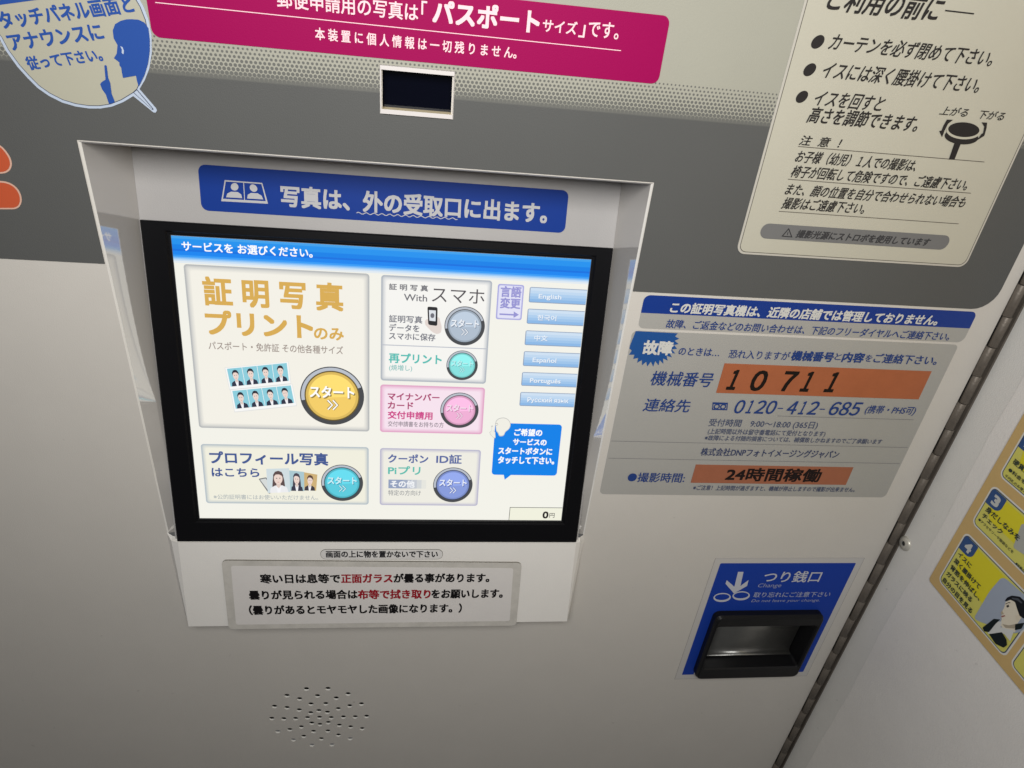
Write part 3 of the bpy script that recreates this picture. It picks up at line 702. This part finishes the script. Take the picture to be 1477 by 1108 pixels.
# ---------------------------------------------------------------- orange sticker, left edge
O_ = Z(0, 150, 4.105)
os_ = thing('orange_sticker', 'orange sticker with two rounded lobes at the left edge of the grey band', 'sticker', PANEL.at(PANEL.uv((-10, 300))))
for lobe in ([(-120, 235), (-40, 232), (5, 240), (48, 285), (75, 335), (73, 380), (45, 408), (0, 412), (-120, 405)], [(-120, 450), (0, 453), (50, 459), (98, 486), (131, 535), (133, 590), (105, 622), (0, 622), (-120, 618)]):
    pts = rnd([PANEL.uv(O_(*p)) for p in lobe], 0.003)
    slab('lobe_border', PANEL, pts, FB, FB+.0002, ink((206, 168, 150)), os_)
    flat('lobe_print', PANEL, rnd(shrink([PANEL.uv(O_(*p)) for p in lobe], 0.0009), 0.003), 1, mat('orange_print', (0.50, 0.085, 0.030), 0.5, lin=True), os_, base=FB+.0002)

# ---------------------------------------------------------------- usage sticker (upper right)
U_ = Z(1000, 0, 2.769)
ux0 = (PANEL.uv((1063, 355))[0]+PANEL.uv((1160, 0))[0])/2
ux1 = (PANEL.uv((1391, 376))[0]+PANEL.uv((1477, 206))[0])/2
uz = (PANEL.uv(U_(180, 1012))[1]+PANEL.uv(U_(1060, 1065))[1])/2
ur_ = [(ux0, 0.035), (ux1, 0.035), (ux1, uz), (ux0, uz)]
us = thing('usage_sticker', 'cream instruction sticker with bullet points and a round stool pictogram, upper right', 'sticker', PANEL.at(((ux0+ux1)/2, uz)))
m_us = mat('usage_cream', (0.46, 0.445, 0.37), 0.42, lin=True, bump=0.15, bscale=1400, mottled=0.02, mscale=14)
slab('sticker_base', PANEL, rnd(ur_, 0.0058), FB, FB+.0004, mat('usage_clear_rim', (0.48, 0.46, 0.41), 0.35, lin=True), us)
ub = FB+.0004
i1 = rnd(inset(ur_, 0.0014), 0.0048); i2 = rnd(inset(ur_, 0.00175), 0.0046)
flat('sticker_face', PANEL, i1, 1, m_us, us, base=ub)
frame('sticker_outline', PANEL, i1, i2, 2, ink((78, 74, 66)), us, base=ub)
k_ = ink((44, 42, 42)); SH = 0.24
def ut(s_, a, b, h_, bo=0.012, **kw): text(PANEL, s_, U_(*a), U_(*b), h_/2.769, k_, us, base=ub, bold=bo, shear=SH, lay=4, **kw)
ut('ご利用の前に', (520, 38), (960, 80), 100, 0.02)
ribbon('title_line', PANEL, [PANEL.uv(U_(1000, 42)), (PANEL.uv(U_(1115, 56))[0], PANEL.uv(U_(1000, 42))[1])], 0.0007, 3, k_, us, base=ub)
ut('カーテンを必ず閉めて下さい。', (530, 198), (1178, 262), 66)
ut('イスには深く腰掛けて下さい。', (500, 310), (1125, 370), 66)
ut('イスを回すと', (468, 420), (740, 442), 62)
ut('高さを調節できます。', (445, 487), (880, 525), 62, 0.016)
for c, rr in (((493, 167), 24), ((461, 278), 23), ((430, 386), 22)):
    u = PANEL.uv(U_(*c)); R_ = PANEL.uv(U_(c[0]+rr, c[1]))[0]-u[0]
    flat('bullet', PANEL, [(p[0]+SH*(p[1]-u[1]), p[1]) for p in ell(u, R_, R_, 24)], 3, k_, us, base=ub)
ut('注  意  ！', (415, 577), (575, 588), 38, 0.014)
ut('お子様（幼児）１人での撮影は、', (398, 645), (878, 680), 46, 0.014)
ut('椅子が回転して危険ですので、ご遠慮下さい。', (380, 705), (1082, 754), 46, 0.014)
ut('また、顔の位置を自分で合わせられない場合も', (358, 775), (1070, 826), 44, 0.014)
ut('撮影はご遠慮下さい。', (345, 830), (672, 850), 44, 0.014)
for a, b in (((415, 583), (1157, 646)), ((375, 713), (1103, 771)), ((338, 842), (1055, 892))):
    pa_ = PANEL.uv(U_(*a)); pb_ = PANEL.uv(U_(*b)); wz = (pa_[1]+pb_[1])/2
    ribbon('rule_line', PANEL, [(pa_[0], wz), (pb_[0], wz)], 0.0004, 3, ink((90, 84, 78)), us, base=ub)
rc = rect(PANEL, U_(275, 888), U_(1020, 940), U_(1010, 998), U_(258, 948))
flat('grey_pill', PANEL, rnd(rc, 0.0055), 3, ink((112, 112, 112)), us, base=ub)
text(PANEL, '撮影光源にストロボを使用しています', U_(403, 946), U_(930, 978), 30/2.769, ink((60, 60, 62)), us, base=ub, bold=0.03, shear=SH, lay=4.5)
tri = [PANEL.uv(U_(*p)) for p in ((348, 942), (378, 908), (392, 946))]
tc = (Vector(tri[0])+Vector(tri[1])+Vector(tri[2]))/3
frame('warning_triangle', PANEL, tri, [tuple(tc+(Vector(p)-tc)*0.72) for p in tri], 4.5, ink((48, 48, 50)), us, base=ub)
ribbon('warning_mark', PANEL, [PANEL.uv(U_(375, 924)), PANEL.uv(U_(371, 937))], 0.0004, 4.5, ink((48, 48, 50)), us, base=ub)
# stool pictogram
T_ = Z(1280, 130, 7.497)
def tp(name, pts, lay=4, c=k_, r=0): 
    q = [PANEL.uv(T_(*p)) for p in pts]
    flat(name, PANEL, rnd(q, r) if r else q, lay, c, us, base=ub)
def epx(cx, cy, rx, ry, tilt, n=32):
    return [(cx+rx*math.cos(a)*math.cos(tilt)-ry*math.sin(a)*math.sin(tilt), cy+rx*math.cos(a)*math.sin(tilt)+ry*math.sin(a)*math.cos(tilt)) for a in [k*2*math.pi/n for k in range(n)]]
tp('stool_post', [(712, 560), (782, 565), (710, 748), (648, 746)], 4)
tp('stool_seat_side', epx(785, 500, 182, 82, .08), 4.4)
tp('stool_seat_gap', epx(805, 440, 184, 88, .05), 4.8, m_us)
tp('stool_seat_top', epx(808, 424, 169, 80, .05), 5.2)
for arw in ([(628, 315), (695, 318), (640, 360), (600, 440), (590, 470), (575, 505), (545, 440), (570, 432), (590, 380)], [(1002, 345), (1062, 348), (1055, 410), (1035, 480), (1030, 492), (950, 540), (1000, 470), (1018, 460), (1030, 390)]):
    tp('turn_arrow', arw, 4)
text(PANEL, '上がる', T_(540, 262), T_(835, 275), 92/7.497, k_, us, base=ub, shear=SH, bold=.01, lay=4)
text(PANEL, '下がる', T_(945, 303), T_(1225, 318), 92/7.497, k_, us, base=ub, shear=SH, bold=.01, lay=4)

# ---------------------------------------------------------------- fault contact sticker
G_ = Z(850, 400, 2.591)
gr_ = mat('silver_grey_print', (0.36, 0.355, 0.335), 0.45, lin=True, bump=0.15, bscale=1400, mottled=0.02, mscale=20)
bd = rect(PANEL, G_(155, 200), G_(1375, 250), G_(1110, 822), G_(43, 810))
hdq = rect(PANEL, G_(203, 69), G_(1447, 125), G_(1400, 243), G_(183, 190))
fs = thing('fault_contact_sticker', 'silver grey sticker with blue header and orange number labels, right of the recess', 'sticker', PANEL.at(((bd[0][0]+bd[1][0])/2, bd[2][1])))
slab('header_base', PANEL, rnd(hdq, [0.0045, 0.0045, 0.005, 0.004]), 0, .0003, gr_, fs)
hm = PANEL.uv(G_(190, 134))[1]*0.5+PANEL.uv(G_(1425, 189))[1]*0.5
hb = [hdq[0], hdq[1], (hdq[1][0], hm), (hdq[0][0], hm)]
flat('header_blue', PANEL, rnd(hb, [0.0045, 0.0045, 0, 0]), 3, mat('deep_blue_print', (0.005, 0.034, 0.23), 0.4, lin=True), fs)
slab('sticker_base', PANEL, rnd(bd, [0.004, 0.0035, 0.004, 0.004]), 0, .00025, gr_, fs)
gb = 0.0003
bt = ink((38, 62, 122)); gw = ink((200, 200, 196))
def gt(s_, a, b, h_, c=bt, bo=0.012, **kw): text(PANEL, s_, G_(*a), G_(*b), h_/2.591, c, fs, base=gb, bold=bo, **{'lay': 4, **kw})
gt('この証明写真機は、近隣の店舗では管理しておりません。', (298, 130), (1293, 176), 38, gw, 0.034, shear=.1)
gt('故障、ご返金などのお問い合わせは、下記のフリーダイヤルへご連絡下さい。', (283, 187), (1340, 230), 31, bt, 0.012, shear=.08)
# starburst clipped by the sticker's corner
star = [(155, 205), (330, 208), (320, 220), (335, 228), (318, 236), (333, 248), (316, 252), (327, 266), (308, 268), (320, 284), (298, 280), (308, 298), (288, 292), (292, 310), (275, 302), (276, 322), (262, 308), (258, 328), (246, 312), (238, 332), (229, 314), (216, 332), (212, 314), (196, 328), (196, 308), (178, 318), (182, 300), (163, 304), (168, 288), (148, 288), (158, 272), (142, 265), (150, 252)]
stq = [PANEL.uv(G_(*p)) for p in star]; stq = [(max(p[0], bd[0][0]+.0002), min(p[1], bd[0][1]-.0002)) for p in stq]
stq[0] = (bd[0][0]+.0022, bd[0][1]-.0002)
flat('starburst', PANEL, stq, 2.5, mat('starburst_blue', (0.012, 0.075, 0.27), 0.4, lin=True), fs, base=gb)
gt('故障', (197, 284), (303, 288), 48, gw, 0.045, lay=5)
gt('のときは…', (330, 289), (482, 294), 30, bt, 0.014)
gt('恐れ入りますが', (517, 300), (743, 306), 31, bt, 0.008)
gt('機械番号', (750, 308), (905, 312), 34, bt, 0.035)
gt('と', (912, 308), (935, 309), 27, bt, 0.008)
gt('内容', (940, 314), (1018, 317), 34, bt, 0.035)
gt('を', (1025, 314), (1050, 314), 27, bt, 0.008)
gt('ご連絡下さい。', (1057, 317), (1292, 325), 33, bt, 0.016)
gt('機械番号', (223, 401), (452, 405), 52, bt, 0.01, shear=.1)
org = mat('orange_label_print', (0.38, 0.115, 0.048), 0.5, lin=True, mottled=0.06, mscale=60)
org2 = mat('second_orange_label_print', (0.33, 0.115, 0.06), 0.5, lin=True, mottled=0.06, mscale=60)
slab('orange_label', PANEL, rect(PANEL, G_(502, 324), G_(1271, 347), G_(1238, 453), G_(474, 433)), gb, gb+.0003, org, fs)
ob = gb+.0003
for ch, x0, x1, y in (('１', 511, 546, 416), ('０', 592, 650, 419), ('７', 702, 757, 421), ('１', 785, 820, 423), ('１', 875, 913, 425)):
    text(PANEL, ch, G_(x0, y), G_(x1-8, y), 68/2.591, ink((30, 24, 22)), fs, base=ob, lay=2, cjk=False, bold=0.03, shear=.12)
gt('連絡先', (197, 498), (368, 502), 46, bt, 0.01, shear=.1)
fd = [PANEL.uv(G_(*p)) for p in ((460, 465), (517, 467), (514, 495), (457, 494))]; f = quad(fd)
frame('free_dial_mark', PANEL, [f(0, .0), f(1, .0), f(1, 1), f(0, 1)], [f(.06, .24), f(.94, .24), f(.94, .84), f(.06, .84)], 4, bt, fs, base=gb)
for cx in (.29, .71):
    cu = f(cx, .54); rr = 0.0024
    frame('free_dial_ring', PANEL, ell(cu, rr, rr, 20), ell(cu, rr*.6, rr*.6, 20), 4.5, bt, fs, base=gb)
_d = '０１２０-４１２-６８５'
for i_, ch in enumerate(_d):
    xa = 533+470*i_/12; wd = {'１': 17, '-': 20}.get(ch, 33); xa += (36-wd)/2; yb1 = 505+9*i_/12
    if ch == '-':
        a_ = PANEL.uv(G_(xa+5, yb1-20)); b_ = PANEL.uv(G_(xa+wd+5, yb1-20)); ribbon('digit', PANEL, [a_, (b_[0], a_[1])], 0.0008, 4, bt, fs, base=gb)
    else: gt(ch, (xa, yb1), (xa+wd, yb1+.4), 46, bt, 0.016, cjk=False, shear=.12, name='digit')
gt('(携帯・PHS可)', (1025, 506), (1212, 508), 29, bt, 0.01, shear=.08)
gt('受付時間　9:00〜18:00 (365日)', (443, 554), (850, 558), 27, ink((66, 76, 106)), 0.006)
gt('(上記時間以外は留守番電話にて受付となります)', (440, 583), (880, 586), 20, ink((66, 76, 106)), 0.008, res=2)
gt('※故障による付随的損害については、補償致しかねますのでご了承願います', (428, 607), (1092, 612), 19, ink((66, 76, 106)), 0.008, res=2)
gt('株式会社DNPフォトイメージングジャパン', (413, 664), (928, 668), 28, ink((56, 66, 100)), 0.014)
gt('●撮影時間:', (140, 762), (352, 763), 34, bt, 0.012)
for a, b in (((700, 521), (1212, 527)), ((80, 613), (1190, 632)), ((70, 677), (1160, 692))):
    pa_ = PANEL.uv(G_(*a)); pb_ = PANEL.uv(G_(*b)); wz = (pa_[1]+pb_[1])/2
    ribbon('rule_line', PANEL, [(pa_[0], wz), (pb_[0], wz)], 0.00028, 3, ink((104, 104, 110)), fs, base=gb)
slab('orange_label', PANEL, rect(PANEL, G_(394, 702), G_(983, 706), G_(962, 773), G_(380, 768)), gb, gb+.0003, org2, fs)
text(PANEL, '24時間稼働', G_(505, 757), G_(853, 763), 46/2.591, ink((34, 26, 26)), fs, base=ob, lay=2, bold=0.034)
gt('※ご注意！上記時間が過ぎますと、機械が停止しますので撮影が出来ません。', (385, 793), (990, 795), 18, ink((66, 76, 106)), 0.01, res=2)

# ---------------------------------------------------------------- change return sticker and cup
cs_ = thing('change_sticker', 'blue sticker with arrow and two coins round the black change cup', 'sticker', PANEL.at(PANEL.uv(zc_(560, 965))))
so = rect(PANEL, zc_(355, 120), zc_(1370, 120), zc_(1035, 968), zc_(65, 972))
si = rect(PANEL, zc_(390, 158), zc_(1308, 158), zc_(1010, 938), zc_(118, 941))
def sheet_hole(name, o_, z0, z1, m_, par):
    sheet(name, o_, [inset(CUP, 0.0008)], z0, z1, m_, par)
sheet_hole('sticker_base', so, 0, 0.0002, mat('clear_vinyl_rim', (0.53, 0.515, 0.50), 0.3, lin=True), cs_)
_o2 = inset(so, .0003); frame('vinyl_outline', PANEL, inset(so, .00008), _o2, 2, ink((120, 116, 108)), cs_)
sheet_hole('blue_print', rnd(si, [0.0015, 0.001, 0.001, 0.0]), 0.0002, 0.0003, mat('royal_blue_print', (0.010, 0.045, 0.33), 0.5, spec=0.15, lin=True), cs_)
wt = ink((190, 192, 202))
arr = [(513, 218), (552, 218), (530, 318), (588, 276), (577, 318), (484, 371), (424, 302), (433, 277), (487, 324)]
flat('down_arrow', PANEL, [PANEL.uv(zc_(*p)) for p in arr], 2, wt, cs_, base=.0003)
for c in ((400, 400), (535, 388)):
    o1 = epx(c[0], c[1], 62, 32, -.06); o2 = epx(c[0], c[1]-3, 52, 21, -.06)
    frame('coin_outline', PANEL, [PANEL.uv(zc_(*p)) for p in o1], [PANEL.uv(zc_(*p)) for p in o2], 2, wt, cs_, base=.0003)
text(PANEL, 'つり銭口', zc_(683, 292), zc_(1082, 290), 76/4.923, wt, cs_, base=.0003, bold=.012)
text(PANEL, 'Change', zc_(648, 327), zc_(813, 327), 28/4.923, ink((150, 156, 186)), cs_, base=.0003, cjk=False, shear=.15)
text(PANEL, '取り忘れにご注意下さい', zc_(617, 399), zc_(1160, 392), 36/4.923, ink((160, 166, 192)), cs_, base=.0003, bold=.008)
text(PANEL, 'Do not leave your change.', zc_(605, 432), zc_(1088, 430), 20/4.923, ink((150, 156, 186)), cs_, base=.0003, cjk=False, shear=.15)

cup = thing('change_cup', 'black plastic change return cup with a grey metal flap inside', 'coin return', PANEL.at(((CUP[0][0]+CUP[1][0])/2, CUP[2][1])))
def cup_mesh():
    # front rim stands 9 mm proud: outer silhouette measured at the rim, opening inside it
    FR = Plane((0, -0.009, ZC), (1, 0, 0), (0, 0, 1))
    of_ = rect(FR, zc_(318, 496), zc_(1120, 540), zc_(952, 975), zc_(205, 985))
    op_ = rect(PANEL, zc_(318, 496), zc_(1120, 490), zc_(950, 975), zc_(205, 965))
    orim = [(op_[0][0], op_[0][1]), (of_[1][0], op_[0][1]), (of_[1][0], of_[2][1]), (op_[0][0], of_[2][1])]
    irim = rect(FR, zc_(375, 610), zc_(1078, 614), zc_(930, 905), zc_(262, 905))
    seg = 5
    def L(rc_, r, y): return [Vector((p[0], y, ZC+p[1])) for p in rnd(rc_, r, seg)]
    base = inset(orim, -0.0003)
    deep = inset(irim, 0.0015)
    loops = [L(base, .006, 0.0004), L(inset(orim, -.0004), .006, -0.006), L(inset(orim, .0008), .0055, -0.0086), L(inset(orim, .0022), .0045, -0.0094), L(inset(irim, -.0012), .0035, -0.0092), L(irim, .003, -0.0078), L(deep, .003, 0.020)]
    V = []; F = []; n = len(loops[0])
    for lp in loops: V += lp
    for k in range(len(loops)-1):
        for i in range(n):
            j = (i+1) % n; F.append((k*n+i, k*n+j, (k+1)*n+j, (k+1)*n+i))
    F.append(tuple((len(loops)-1)*n+i for i in range(n)))
    o = mesh('cup_body', V, F, m_black, cup, smooth=False)
    # metal flap: hangs in front of the back wall, its lower edge bent forward
    u0_, u1_ = deep[0][0]+.0005, deep[1][0]-.0008; wt_, wb_ = deep[0][1]-.0004, deep[2][1]
    hgt = wt_-wb_
    prof = [(0.0080, wt_), (0.0090, wt_-hgt*.45), (0.0096, wb_+hgt*.12), (0.0088, wb_+hgt*.05), (0.0062, wb_+hgt*.01), (0.0035, wb_+hgt*.02)]
    V = []; F = []
    for y, w in prof: V += [(u0_, y, ZC+w), (u1_, y, ZC+w)]
    for i in range(len(prof)-1): F.append((2*i, 2*i+1, 2*i+3, 2*i+2))
    fl = mesh('metal_flap', V, F, m_steel, cup, smooth=True)
    sm = fl.modifiers.new('thickness', 'SOLIDIFY'); sm.thickness = 0.0008
    return o
cup_mesh()

# ---------------------------------------------------------------- piano hinge
hg = thing('piano_hinge', 'long dark bronze piano hinge between front panel and side wall', 'hinge', (AXX, 0, ZC-0.9*H))
kz = [PANEL.uv(p)[1] for p in ((1461, 409), (1441.6, 455.6), (1415, 498), (1396.5, 540))]
pitch = (kz[0]-kz[3])/3
RK = 0.0033
def knuckle_mesh():
    n = 16; V = []; F = []
    prof = [(0.0, RK*.97), (0.0001, RK), (pitch-.0006, RK), (pitch-.0005, RK*.97)]
    for z, r in prof:
        for i in range(n): a = 2*math.pi*i/n; V.append((r*math.cos(a), r*math.sin(a), -z))
    for k in range(3):
        for i in range(n): j = (i+1) % n; F.append((k*n+i, k*n+n+i, k*n+n+j, k*n+j))
    F.append(tuple(range(n))); F.append(tuple(3*n+n-1-i for i in range(n)))
    me = bpy.data.meshes.new('knuckle'); me.from_pydata(V, [], F); me.materials.append(m_hinge)
    for p in me.polygons: p.use_smooth = len(p.vertices) == 4
    return me
km = knuckle_mesh()
z0 = kz[0]
n0 = int(math.ceil((0.12-z0)/pitch)); n1 = int((z0+0.85)/pitch)
for k in range(-n0, n1):
    o = bpy.data.objects.new('knuckle', km); COL.objects.link(o); o.parent = hg
    o.location = Vector((AXX+(0.0006 if k % 2 else -0.0003), -0.0014, ZC+z0-k*pitch))-hg.location
zt_, zb2 = ZC+z0+n0*pitch, ZC+z0-n1*pitch
mesh('hinge_pin', [(AXX+RK*.6*math.cos(a), -0.0014+RK*.6*math.sin(a), z) for z in (zt_, zb2) for a in [i*math.pi/4 for i in range(8)]], [(i, 8+i, 8+(i+1) % 8, (i+1) % 8) for i in range(8)], m_dark, hg)
lx = SIDE.O.x
mesh('wall_leaf', [(lx-.0006, -0.004, zt_), (lx-.0006, 0.006, zt_), (lx-.0006, 0.006, zb2), (lx-.0006, -0.004, zb2), (lx+.0002, -0.0052, zt_), (lx+.0002, -.0052, zb2)], [(0, 1, 2, 3), (4, 0, 3, 5)], m_hinge, hg)
mesh('panel_leaf', [(HX-.0002, 0.0006, zt_), (lx+.002, 0.0060, zt_), (lx+.002, 0.0060, zb2), (HX-.0002, 0.0006, zb2)], [(0, 1, 2, 3)], m_dark, hg)

# ---------------------------------------------------------------- side wall
sw = mesh('side_wall', [(lx, 0.02, 0.4), (lx, -1.3, 0.4), (lx, -1.3, 2.1), (lx, 0.02, 2.1), (lx+.02, 0.02, 0.4), (lx+.02, -1.3, 0.4), (lx+.02, -1.3, 2.1), (lx+.02, 0.02, 2.1)],
          [(0, 3, 2, 1), (4, 5, 6, 7), (0, 1, 5, 4), (1, 2, 6, 5), (2, 3, 7, 6), (3, 0, 4, 7)], m_side)
sw['kind'] = 'structure'; sw['label'] = 'pale painted side wall of the booth'; 
fe = [SIDE.uv(p)[0] for p in ((1430, 633), (1409, 671), (1369, 735), (1341, 781), (1289, 884), (1224, 999))]
ue = sum(fe)/len(fe)
edge = []
for i in range(60):
    w = 0.2-1.1*i/59
    edge.append((ue+0.0010*math.sin(w*31)+0.0004*math.sin(w*113+1), w))
wf = slab('wall_film', SIDE, edge+[(1.0, -0.9), (1.0, 0.2)], 0.0001, 0.0004, m_wallfilm, sw)
scw = thing('wall_screw', 'small pale oval headed screw in the side wall beside the hinge', 'screw', SIDE.at(SIDE.uv((1306, 784))))
su = SIDE.uv((1306, 784))
n = 24; V = []; F = []
prof = [(0.0066, 0.0), (0.0064, 0.0009), (0.0052, 0.0021), (0.0024, 0.0023)]
for r, z in prof: V += [SIDE.at(p, z) for p in ell(su, r, r, n)]
for k in range(3):
    for i in range(n): j = (i+1) % n; F.append((k*n+i, k*n+j, (k+1)*n+j, (k+1)*n+i))
mesh('screw_head', V, F, mat('zinc_screw', (0.55, 0.53, 0.47), 0.35, metal=0.3, lin=True), scw, smooth=True)
flat('screw_recess', SIDE, ell(su, .0019, .0019, 16), 0, m_dark, scw, base=0.0017)

# ---------------------------------------------------------------- yellow instruction board on the side wall
J_ = Z(1337, 750, 4.264); I_ = Z(1337, 580, 5.277)
u_l = sum(SIDE.uv(p)[0] for p in (J_(30, 350), I_(190, 1040), I_(735, 150)))/3
w_b = (SIDE.uv(J_(35, 395))[1]+SIDE.uv(J_(590, 1042))[1])/2
yb = thing('yellow_instruction_sticker', 'gold brown instruction sheet with numbered yellow cards on the side wall', 'sticker', SIDE.at((u_l, w_b)))
WB = 0.0009
slab('sheet_base', SIDE, rnd([(u_l, 0.05), (u_l+.33, 0.05), (u_l+.33, w_b), (u_l, w_b)], 0.003), WB, WB+.0006, mat('gold_brown_print', (0.56, 0.39, 0.16), 0.45, lin=True, mottled=0.05, mscale=40), yb)
yb_ = WB+.0006
c4l = (SIDE.uv(J_(75, 372))[0]+SIDE.uv(J_(252, 70))[0])/2
c4r = SIDE.uv(J_(492, 846))[0]; c4t = SIDE.uv(J_(252, 68))[1]; c4b = (SIDE.uv(J_(75, 372))[1]+SIDE.uv(J_(490, 846))[1])/2
c3t = SIDE.uv(I_(525, 628))[1]; c3b = SIDE.uv(I_(352, 918))[1]
c2b = SIDE.uv(I_(563, 562))[1]
gp = c3b-c4t
c5l = SIDE.uv(J_(522, 880))[0]
m_yel = mat('yellow_card_print', (0.68, 0.61, 0.02), 0.5, lin=True); m_yel2 = mat('pale_yellow_print', (0.62, 0.59, 0.13), 0.5, lin=True)
m_cw = mat('card_white_rim', (0.68, 0.67, 0.62), 0.4, lin=True); m_cb = mat('card_blue_line', (0.05, 0.075, 0.13), 0.5, lin=True)
def card(u0_, u1_, w0_, w1_, num):
    rc_ = [(u0_, w1_), (u1_, w1_), (u1_, w0_), (u0_, w0_)]
    o = flat('card', SIDE, rnd(rc_, .005), 1, m_cw, yb, base=yb_)
    flat('card_line', SIDE, rnd(inset(rc_, .0013), .004), 2, m_cb, o, base=yb_)
    flat('card_rim', SIDE, rnd(inset(rc_, .0020), .0036), 3, m_yel2, o, base=yb_)
    flat('card_face', SIDE, rnd([(u0_+.0045, w1_-.0035), (u1_-.004, w1_-.0035), (u1_-.004, w0_+(w1_-w0_)*.35), (u0_+.010, w0_+(w1_-w0_)*.35)], .004), 4, m_yel, o, base=yb_)
    if num:
        bx = rnd([(u0_+.002, w1_-.002), (u0_+.0155, w1_-.002), (u0_+.0155, w1_-.0155), (u0_+.002, w1_-.0155)], [.003, .001, .006, .001])
        flat('number_badge', SIDE, bx, 5, mat('badge_blue', (0.025, 0.075, 0.22), 0.5, lin=True), o, base=yb_)
        text(SIDE, num, (u0_+.0062, w1_-.0125), (u0_+.0116, w1_-.0125), .0078, ink((190, 192, 190)), o, base=yb_, lay=6, cjk=False, bold=.06, uv=True)
        o['label'] = 'yellow card numbered '+num
    return o
k4 = card(c4l, c4r, c4b, c4t, '4'); k3 = card(c4l, c4r, c3b, c3t, '3')
k2 = card(c4l, c4r, c2b, c2b+(c3t-c3b)*1.15, '2'); k5 = card(c5l, c5l+(c4r-c4l), c4b, c4t, '5'); k6 = card(c5l, c5l+(c4r-c4l), c3b, c3t, '')
dk = ink((52, 62, 58))
def jt(s_, a, b, h_, o, zf=J_, bo=.036): text(SIDE, s_, zf(*a), zf(*b), 1, dk, o, base=yb_, lay=7, bold=bo)
def side_text(s_, u, w, wid, hgt, o, bo=.03, c=dk):
    text(SIDE, s_, (u, w), (u+wid, w), hgt, c, o, base=yb_, lay=7, bold=bo, uv=True)
H4 = c4t-c4b
lines = [('イスに', 3), ('深く腰掛けて', 6), ('背筋を伸ばし、', 7), ('ガラスに映る', 6), ('自分の目を見る', 7)]
tl0 = SIDE.uv(J_(208, 222)); tl4 = SIDE.uv(J_(108, 372))
em_ = (SIDE.uv(J_(300, 552))[0]-SIDE.uv(J_(110, 375))[0])/7
for i, (s_, n_) in enumerate(lines):
    w = tl0[1]+(tl4[1]-tl0[1])*i/4
    side_text(s_, c4l+.0045, w, em_*n_, em_*0.92, k4, .034)
H3 = c3t-c3b
side_text('身だしなみを', c4l+.0055, c3t-.0160-em_*1.0, em_*1.15*6, em_*.95, k3, .032)
side_text('チェック', c4l+.0055, c3t-.0160-em_*2.3, em_*1.05*4, em_*.88, k3, .032)
side_text('●アクセサリーや服装などを', c4l+.0045, c3b+H3*.17, em_*.62*12, em_*.5, k3, .016)
side_text('●前髪が目にかからないように', c4l+.045, c3b+H3*.05, em_*.5*12, em_*.42, k3, .016)
side_text('硬貨か紙幣を', c4l+.0050, c2b+H3*.40, em_*1.05*6, em_*.9, k2, .03)
side_text('●料金を入れる', c4l+.0050, c2b+H3*.22, em_*.85*7, em_*.62, k2, .024)
side_text('千円札のみ使えます', c4l+.0050, c2b+H3*.08, em_*.6*9, em_*.5, k2, .016)
side_text('撮影する', c5l+.02, c4t-H4*.2, em_*1.1*4, em_, k5, .03)
# picture on card 4: woman in profile looking up
def jp(name, pts, lay, c, par=k4, r=0):
    q = [SIDE.uv(J_(*p)) for p in pts]
    return flat(name, SIDE, rnd(q, r) if r else q, lay, c, par, base=yb_)
jp('picture_ground', [(482, 345), (640, 480), (660, 590), (600, 690), (540, 700), (300, 610), (330, 560), (400, 440)], 5, ink((158, 168, 184)), r=.004)
pw = jp('woman_picture', [(500, 505), (535, 490), (575, 500), (605, 530), (600, 600), (572, 640), (560, 690), (500, 690), (465, 640), (478, 610), (472, 592), (482, 575), (480, 560), (492, 540)], 6, ink((218, 210, 192)), r=.0008)
jp('hair_print', [(496, 500), (510, 478), (540, 465), (590, 472), (640, 520), (650, 620), (612, 606), (588, 590), (572, 545), (560, 505), (530, 490), (508, 500)], 7, ink((26, 28, 34)), r=.0008)
jp('eye_print', [(506, 528), (520, 520), (524, 534), (510, 540)], 7, ink((60, 56, 56)))
jp('shirt_print', [(432, 625), (480, 625), (470, 660), (555, 680), (530, 745), (492, 700), (395, 700), (385, 680)], 7, ink((206, 208, 206)))
jp('jacket_print', [(430, 608), (470, 612), (440, 640), (400, 690), (370, 686), (360, 662)], 8, ink((26, 34, 36)), r=.0006)
jp('jacket_print', [(400, 702), (480, 690), (508, 735), (512, 770), (490, 786), (440, 762)], 8, ink((26, 34, 36)), r=.0006)
jp('jacket_print', [(562, 640), (620, 632), (600, 670), (560, 678)], 8, ink((26, 34, 36)), r=.0006)
jp('brow_print', [(500, 516), (520, 506), (532, 508), (530, 512), (518, 511), (502, 520)], 7, ink((50, 46, 46)))
jp('nose_print', [(480, 556), (470, 574), (480, 582), (492, 578), (486, 570)], 7, ink((176, 164, 142)))
jp('lips_print', [(474, 590), (496, 586), (500, 592), (478, 600)], 7, ink((150, 96, 90)))
jp('neck_shade_print', [(480, 640), (520, 648), (565, 640), (556, 668), (500, 664)], 6.5, ink((168, 158, 140)), r=.0006)
jp('ear_print', [(566, 590), (584, 580), (592, 600), (580, 622), (566, 612)], 8, ink((214, 204, 184)), r=.0006)
jp('hair_shine_print', [(540, 478), (580, 482), (608, 510), (600, 514), (576, 496), (542, 486)], 8, ink((74, 78, 86)), r=.0004)
# picture on card 3: pale booth seat picture at the edge of the frame
jp('picture_ground', [(600, 20), (700, 60), (640, 230), (545, 170)], 5, ink((168, 170, 164)), k3, r=.002)
